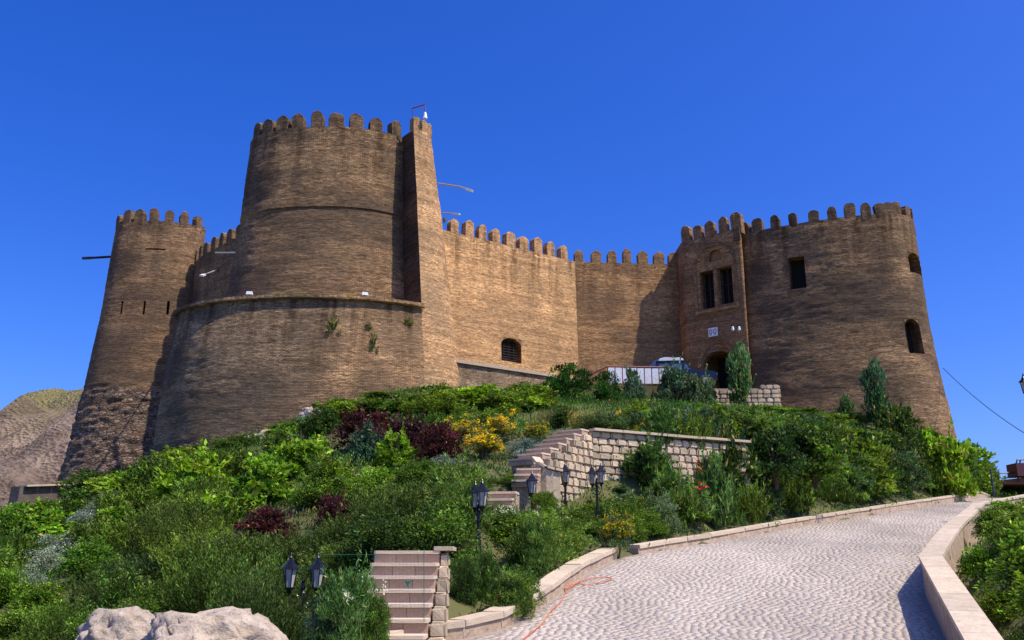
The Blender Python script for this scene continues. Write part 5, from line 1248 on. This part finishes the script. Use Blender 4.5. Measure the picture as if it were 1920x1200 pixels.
def lamp(px, ytop, Y, arms, label, s_=1.0, zfoot=None, ang=0.0, post=None):
    top = P(px, ytop, Y); gz = float(tz(top.x, Y)[0]); t = empty('lamp_post', (top.x, top.y, gz), label, 'street lamp'); H = top.z-gz
    latop = H-.50*s_; ap = latop-.02-.10*s_  # level of the lantern feet
    mb = MB(); pt_z = ap+.02*s_
    mb.lathe([(.11, 0), (.11, .12), (.06, .16), (.055, pt_z*.5), (.03, pt_z*.5+.03), (.042, pt_z*.5+.05), (.032, pt_z*.5+.08), (.028, pt_z), (.045, pt_z+.02), (.02, pt_z+.06)], 10); mb.build('post', M['iron'], t, smooth=False)
    fn = MB(); fn.lathe([(.022, pt_z+.05), (.035, pt_z+.10), (.016, pt_z+.16), (.024, pt_z+.19), (.003, pt_z+.25)], 8); fn.build('finial', M['iron'], t)
    for a in arms:
        dx = .20*s_*math.cos(a); dy = .20*s_*math.sin(a); sc = MB()
        sc.tube([(0, 0, ap-.12*s_), (dx*.35, dy*.35, ap-.17*s_), (dx*.8, dy*.8, ap-.12*s_), (dx, dy, ap-.02*s_), (dx, dy, latop-.08*s_)], .012*s_, 6)
        ring = [(dx*(.45+.22*math.cos(q)), dy*(.45+.22*math.cos(q)), ap-.05*s_+.06*s_*math.sin(q)) for q in np.linspace(0, 5.2, 10)]; sc.tube(ring, .009*s_, 5)
        ring = [(dx*(.25+.16*math.cos(q)), dy*(.25+.16*math.cos(q)), ap+.08*s_+.05*s_*math.sin(q)) for q in np.linspace(2, 7.5, 10)]; sc.tube(ring, .008*s_, 5)
        sc.build('bracket', M['iron'], t); lantern(t, (dx, dy, latop), s_)
    return t
lamp(572, 1036, 14.0, (0.1, math.pi+.1), 'nearest black lamp post with two lanterns side by side beside the pale leafy shrub', 1.0)
lamp(898, 900, 17.2, (math.pi*.62, math.pi*1.62), 'second double lamp post with two overlapping lanterns above the red flowers', .98)
lamp(997, 884, 21.8, (math.pi*.5,-math.pi*.5), 'slim lamp post seen end-on left of the middle pair', 1.05)
lamp(1059, 868, 24.0, (math.pi*.5,-math.pi*.5), 'lamp post with lantern in front of the left end of the pale retaining wall', 1.05)
lamp(1118, 869, 23.4, (math.pi*.66, math.pi*1.66), 'lamp post with two overlapping lanterns left of the slim sapling', 1.0)
lamp(1634, 828, 43, (0.3, math.pi+.3), 'lamp post half hidden by the dark bushes below the right tower', 1.2)

# ------------------------------------------------------------------ green wire gate by the lower steps
gt = empty('wire_gate', P(795, 1200, 11.6), 'thin green metal gate with wire mesh in front of the lower steps', 'gate'); GO = gt.location
def GP(px, py): return P(px, py, 11.6)-GO
mb = MB(); mb.tube([GP(795, 1028), GP(795, 1165)], .0045, 6); mb.build('post', M['green_paint'], gt)
mb = MB(); mb.tube([GP(600, 1040), GP(795, 1040)], .0025, 5); mb.build('rail', M['green_paint'], gt)
mb = MB()
for i in range(14): mb.tube([GP(700+i*7, 1040), GP(700+i*7, 1160)], .0009, 3, cap=False)
for i in range(12): mb.tube([GP(695, 1048+i*10), GP(795, 1048+i*10)], .0009, 3, cap=False)
mb.build('wire_mesh', M['green_paint'], gt)
mb = MB(); c_ = GP(765, 1095)
mb.add([c_+Vector((-.045, 0, .03)), c_+Vector((.04, 0, .035)), c_+Vector((.005, 0, -.01)), c_+Vector((.015, 0, -.07)), c_+Vector((-.01, 0, -.02))]+[c_+Vector((-.045, .012, .03)), c_+Vector((.04, .012, .035)), c_+Vector((.005, .012, -.01)), c_+Vector((.015, .012, -.07)), c_+Vector((-.01, .012, -.02))], [(0, 1, 2, 3, 4), (9, 8, 7, 6, 5), (0, 5, 6, 1), (1, 6, 7, 2), (2, 7, 8, 3), (3, 8, 9, 4), (4, 9, 5, 0)]); mb.build('ornament', M['green_paint'], gt)

# ------------------------------------------------------------------ orange hose
def rp(px, py, off=.03): return ray_road(px, py)+Vector((0, 0, off))
hp = [rp(985, 1200), rp(1000, 1188), rp(1018, 1172), rp(1032, 1150), rp(1046, 1138), rp(1058, 1122), rp(1066, 1103), rp(1078, 1098), rp(1100, 1100), rp(1120, 1096), rp(1148, 1089), rp(1130, 1085), rp(1100, 1089), rp(1082, 1096), rp(1070, 1104), rp(1060, 1108), P(1052, 1102, 18.1), P(1049, 1093, 18.3), P(1050, 1085, 18.4), P(1054, 1084, 18.5)]
hp = smooth_pts([rp(960, 1222)]+hp, 4); mb = MB(); mb.tube(hp, .009, 6); tag(mb.build('hose', M['hose'], smooth=True), 'orange hose lying in a loop on the ramp beside the near kerb', 'hose')

# ------------------------------------------------------------------ court: white panel fence, tarp, car
fe = empty('panel_fence', P(1200, 715, 59.5), 'white panel fence with dark red top rail in front of the castle gate court', 'fence')
fa, fb = P(1139, 687, 59.5), P(1262, 687, 59.8); fz = fa.z; fb.z = fz; L = (fb-fa).length; d = (fb-fa).normalized(); npan = 9
M['red'] = plain('dark_red_paint', (.20, .03, .03), .5); M['blue_tarp'] = plain('blue_tarp', (.01, .06, .20), .6)
for i in range(npan):
    c = fa+d*(L*(i+.5)/npan); c.z = fz-.62; mb = MB(); mb.box(c-fe.location, (L/npan*.86, .05, 1.05)); mb.build('panel', M['white'], fe)
    p = fa+d*(L*i/npan); mb = MB(); mb.box(Vector((p.x, p.y, fz-.65))-fe.location, (.07, .08, 1.3)); mb.build('fence_post', M['red'], fe)
mb = MB(); mb.tube([fa+Vector((0, 0, .0))-fe.location, fb-fe.location], .05, 6); mb.tube([fa-fe.location, P(1108, 702, 59.5)-fe.location], .05, 6); mb.build('top_rail', M['red'], fe)
tp = MB(); a, b_, c = P(1213, 690, 62), P(1256, 690, 62), P(1252, 667, 62); e = P(1228, 676, 62); q = [a, b_, c, e]; q2 = [p+Vector((0, 1.4, -.25)) for p in q]
tp.add([p-a for p in q+q2], [(0, 1, 2, 3), (7, 6, 5, 4), (0, 4, 5, 1), (1, 5, 6, 2), (2, 6, 7, 3), (3, 7, 4, 0)]); tag(tp.build('tarpaulin', M['blue_tarp'], loc=a), 'dark blue tarpaulin propped up behind the white panel fence', 'tarpaulin')
carb = P(1283, 722, 60.6); carb.z = 11.92
car = empty('parked_car', carb, 'dark off-road vehicle with a white load on its roof parked before the gate', 'car', rz=-.12)
M['carpaint'] = plain('dark_blue_paint', (.018, .028, .05), .25, .3); M['rubber'] = plain('rubber', (.02, .02, .02), .8); M['glass'] = plain('car_glass', (.10, .16, .22), .08)
def prism(prof, wd_, mat, name, parent, y0=0):
    bm = bmesh.new(); A = [bm.verts.new((x, y0-wd_/2, z)) for x, z in prof]; B = [bm.verts.new((x, y0+wd_/2, z)) for x, z in prof]; bm.faces.new(A[::-1]); bm.faces.new(B); n_ = len(prof)
    for i in range(n_): bm.faces.new((A[i], A[(i+1) % n_], B[(i+1) % n_], B[i]))
    bmesh.ops.recalc_face_normals(bm, faces=bm.faces[:])
    bmesh.ops.bevel(bm, geom=bm.edges[:], offset=.035, segments=2, affect='EDGES'); me = bpy.data.meshes.new(name); bm.to_mesh(me); bm.free(); return link(name, me, mat, parent)
prism([(-2.1, .45), (-2.15, .95), (-2.05, 1.08), (.75, 1.1), (1.95, 1.0), (2.15, .85), (2.15, .42), (1.75, .38), (-1.8, .38)], 1.75, M['carpaint'], 'body', car)
prism([(-2.0, 1.06), (-1.85, 1.68), (.1, 1.72), (.72, 1.08)], 1.55, M['carpaint'], 'cabin', car)
for x0, x1 in ((-1.75, -.95), (-.88, -.12), (-.05, .5)):
    prism([(x0, 1.14), (x0+.06, 1.58), (min(x1, .12)-.02 if x1 > .3 else x1, 1.6), (x1, 1.14)], 1.60, M['glass'], 'side_window', car)
for x in (-1.35, 1.35):
    for y in (-.78, .78):
        mb = MB(); mb.lathe([(.1, -.12), (.33, -.11), (.37, -.07), (.37, .07), (.33, .11), (.1, .12)], 18, M=Matrix.Translation((x, y, .37)) @ Matrix.Rotation(math.pi/2, 4, 'X')); wh = mb.build('wheel', M['rubber'], car)
        mb = MB(); mb.lathe([(.02, -.135), (.2, -.13), (.2, .13), (.02, .135)], 14, M=Matrix.Translation((x, y, .37)) @ Matrix.Rotation(math.pi/2, 4, 'X')); mb.build('rim', M['steel'], wh)
mb = MB(); mb.box((-.9, 0, 1.79), (1.9, 1.3, .05)); mb.build('roof_rack', M['iron'], car)
ld_ = prism([(-1.7, 1.83), (-1.62, 2.02), (-1.2, 2.1), (-.6, 2.04), (-.2, 2.08), (.0, 1.95), (.02, 1.83)], 1.1, M['white'], 'roof_load', car)
for y in (-.6, .6): mb = MB(); mb.box((2.13, y, .8), (.08, .3, .16)); mb.build('headlight', M['lampglass'], car)

# ------------------------------------------------------------------ floodlights, arms, cable, rail platform
def arm(name, pts, r_, label, mat='steel', head=None, cat='light arm'):
    o = pts[0]; mb = MB(); mb.tube([p-o for p in pts], r_, 6); t = empty(name, o, label, cat); mb.build('arm', M[mat], t)
    if head is not None:
        mb = MB(); d = (pts[-1]-pts[-2]).normalized(); mb.box((0, 0, 0), (1, 1, 1), frame_mat(pts[-1]-o, d, head)); mb.build('lamp_head', M['white'] if mat == 'steel' else M['iron'], t)
    return t
arm('wall_lamp', [P(216, 481, 69.8), P(163, 484, 69.3)], .10, 'dark lamp arm sticking out of the left side of the left tower', 'iron', (.7, .3, .14), 'lamp')
arm('wall_lamp', [P(404, 474, 62.5), P(446, 474, 61.5)], .07, 'grey lamp arm between the left tower and the main tower', 'steel', (1.0, .3, .10), 'lamp')
arm('wall_lamp', [P(410, 505, 65.5), P(380, 516, 62)], .06, 'short white lamp arm low on the shaded rear wall', 'steel', (.7, .25, .12), 'lamp')
arm('wall_lamp', [P(822, 344, 55.5), P(862, 350, 54.8), P(880, 356, 54.5)], .06, 'long lamp arm sticking out of the right side of the main tower', 'steel', (.5, .25, .14), 'lamp')
arm('wall_lamp', [P(830, 399, 57.5), P(856, 401, 57)], .05, 'short lamp arm above the sunlit curtain wall', 'steel', (.5, .2, .08), 'lamp')
t = empty('hanging_lamp', P(773, 222, 53.4), 'hooked pipe with a hanging white lamp on top of the main tower', 'lamp'); o = t.location
mb = MB(); mb.tube([P(773, 224, 53.4)-o, P(773, 203, 53.4)-o, P(796, 196, 53.4)-o, P(797, 208, 53.4)-o], .05, 6); mb.build('hook', M['red'], t)
mb = MB(); c_ = P(797, 222, 53.4)-o; mb.lathe([(.04, .45), (.09, .35), (.13, .1), (.16, 0), (.08, -.06)], 10, c=c_); mb.build('lamp_head', M['white'], t)
for (px, lab) in ((468, 'left small white floodlight box on the drum ledge'), (684, 'right small white floodlight box on the drum ledge')):
    u = pd.u_px(px, 15.4, 0, pd.len/2); p = pd.pt(u, 15.4, .05); t = empty('floodlight', p, lab, 'floodlight', rz=random.uniform(-.3, .3)); mb = MB(); mb.box((0, 0, .12), (.38, .2, .18), rz=.2, taper=.8); mb.build('housing', M['white'], t)
    mb = MB(); mb.box((0, 0, .05), (.08, .08, .16)); mb.build('bracket', M['iron'], t)
for (px, lab) in ((1374, 'left white lamp above the castle gate'), (1386, 'right white lamp above the castle gate')):
    p = P(px, 617, 64.2); t = empty('gate_lamp', p, lab, 'lamp'); mb = MB(); mb.lathe([(.04, .2), (.09, .15), (.11, -.07), (.04, -.16)], 8); mb.build('lamp_head', M['white'], t); mb = MB(); mb.tube([(0, 0, .25), (0, .4, .4), (.1, 1.0, .4)], .035, 5); mb.build('bracket', M['iron'], t)
A = P(1768, 690, 62); Bc = P(2010, 860, 48); cb = [A.lerp(Bc, i/16)+Vector((0, 0, -1.5*4*(i/16)*(1-i/16)*.4)) for i in range(17)]
mb = MB(); mb.tube([p-A for p in cb], .022, 5); tag(mb.build('cable', M['iron'], loc=A), 'thin black cable running from the right tower down to the right edge', 'cable')
# platform with railing at the head of the ramp, far right
pf = empty('viewing_platform', P(1915, 912, 58), 'brown sloping platform with blue-black railing and a dark box at the right edge', 'platform'); o = pf.location
M['rust'] = plain('rust_brown', (.28, .11, .06), .8); M['maroon'] = plain('maroon_box', (.09, .02, .025), .6)
mb = MB(); q = [P(1869, 908, 58), P(1990, 908, 58), P(1990, 888, 58), P(1869, 901, 58)]; q2 = [p+Vector((0, 4, 0)) for p in q]; mb.add([p-o for p in q+q2], [(0, 1, 2, 3), (7, 6, 5, 4), (0, 4, 5, 1), (1, 5, 6, 2), (2, 6, 7, 3), (3, 7, 4, 0)]); mb.build('deck', M['rust'], pf)
M['railpaint'] = plain('blue_black_paint', (.02, .03, .08), .5)
for px in (1872, 1909): mb = MB(); mb.tube([P(px, 903, 57.8)-o, P(px, 886, 57.8)-o], .06, 5); mb.build('rail_post', M['railpaint'], pf)
for a_, b_ in ((887, 885), (896, 894)): mb = MB(); mb.tube([P(1872, a_, 57.8)-o, P(1940, b_, 57.8)-o], .045, 5); mb.build('handrail', M['railpaint'], pf)
mb = MB(); c_ = P(1918, 882, 57.9)-o; mb.box(c_, (1.4, 1.2, .8)); mb.build('box', M['maroon'], pf)
mb = MB(); 
for pts in ([(1905, 870), (1907, 862), (1935, 861)], [(1912, 870), (1913, 862)]): mb.tube([P(a_, b_, 57.8)-o for a_, b_ in pts], .05, 5)
mb.build('box_rail', M['railpaint'], pf)
sp_ = P(1864, 930, 52); mb = MB(); mb.tube([(0, 0, 0), (0, 0, 1.5)], .05, 6); tag(mb.build('bollard', M['railpaint'], loc=sp_), 'thin dark post right of the rounded bush at the head of the ramp', 'post')
lamp(1932, 700, 30, (0.0, math.pi), 'black lamp post mostly outside the right edge of the picture', 1.3)
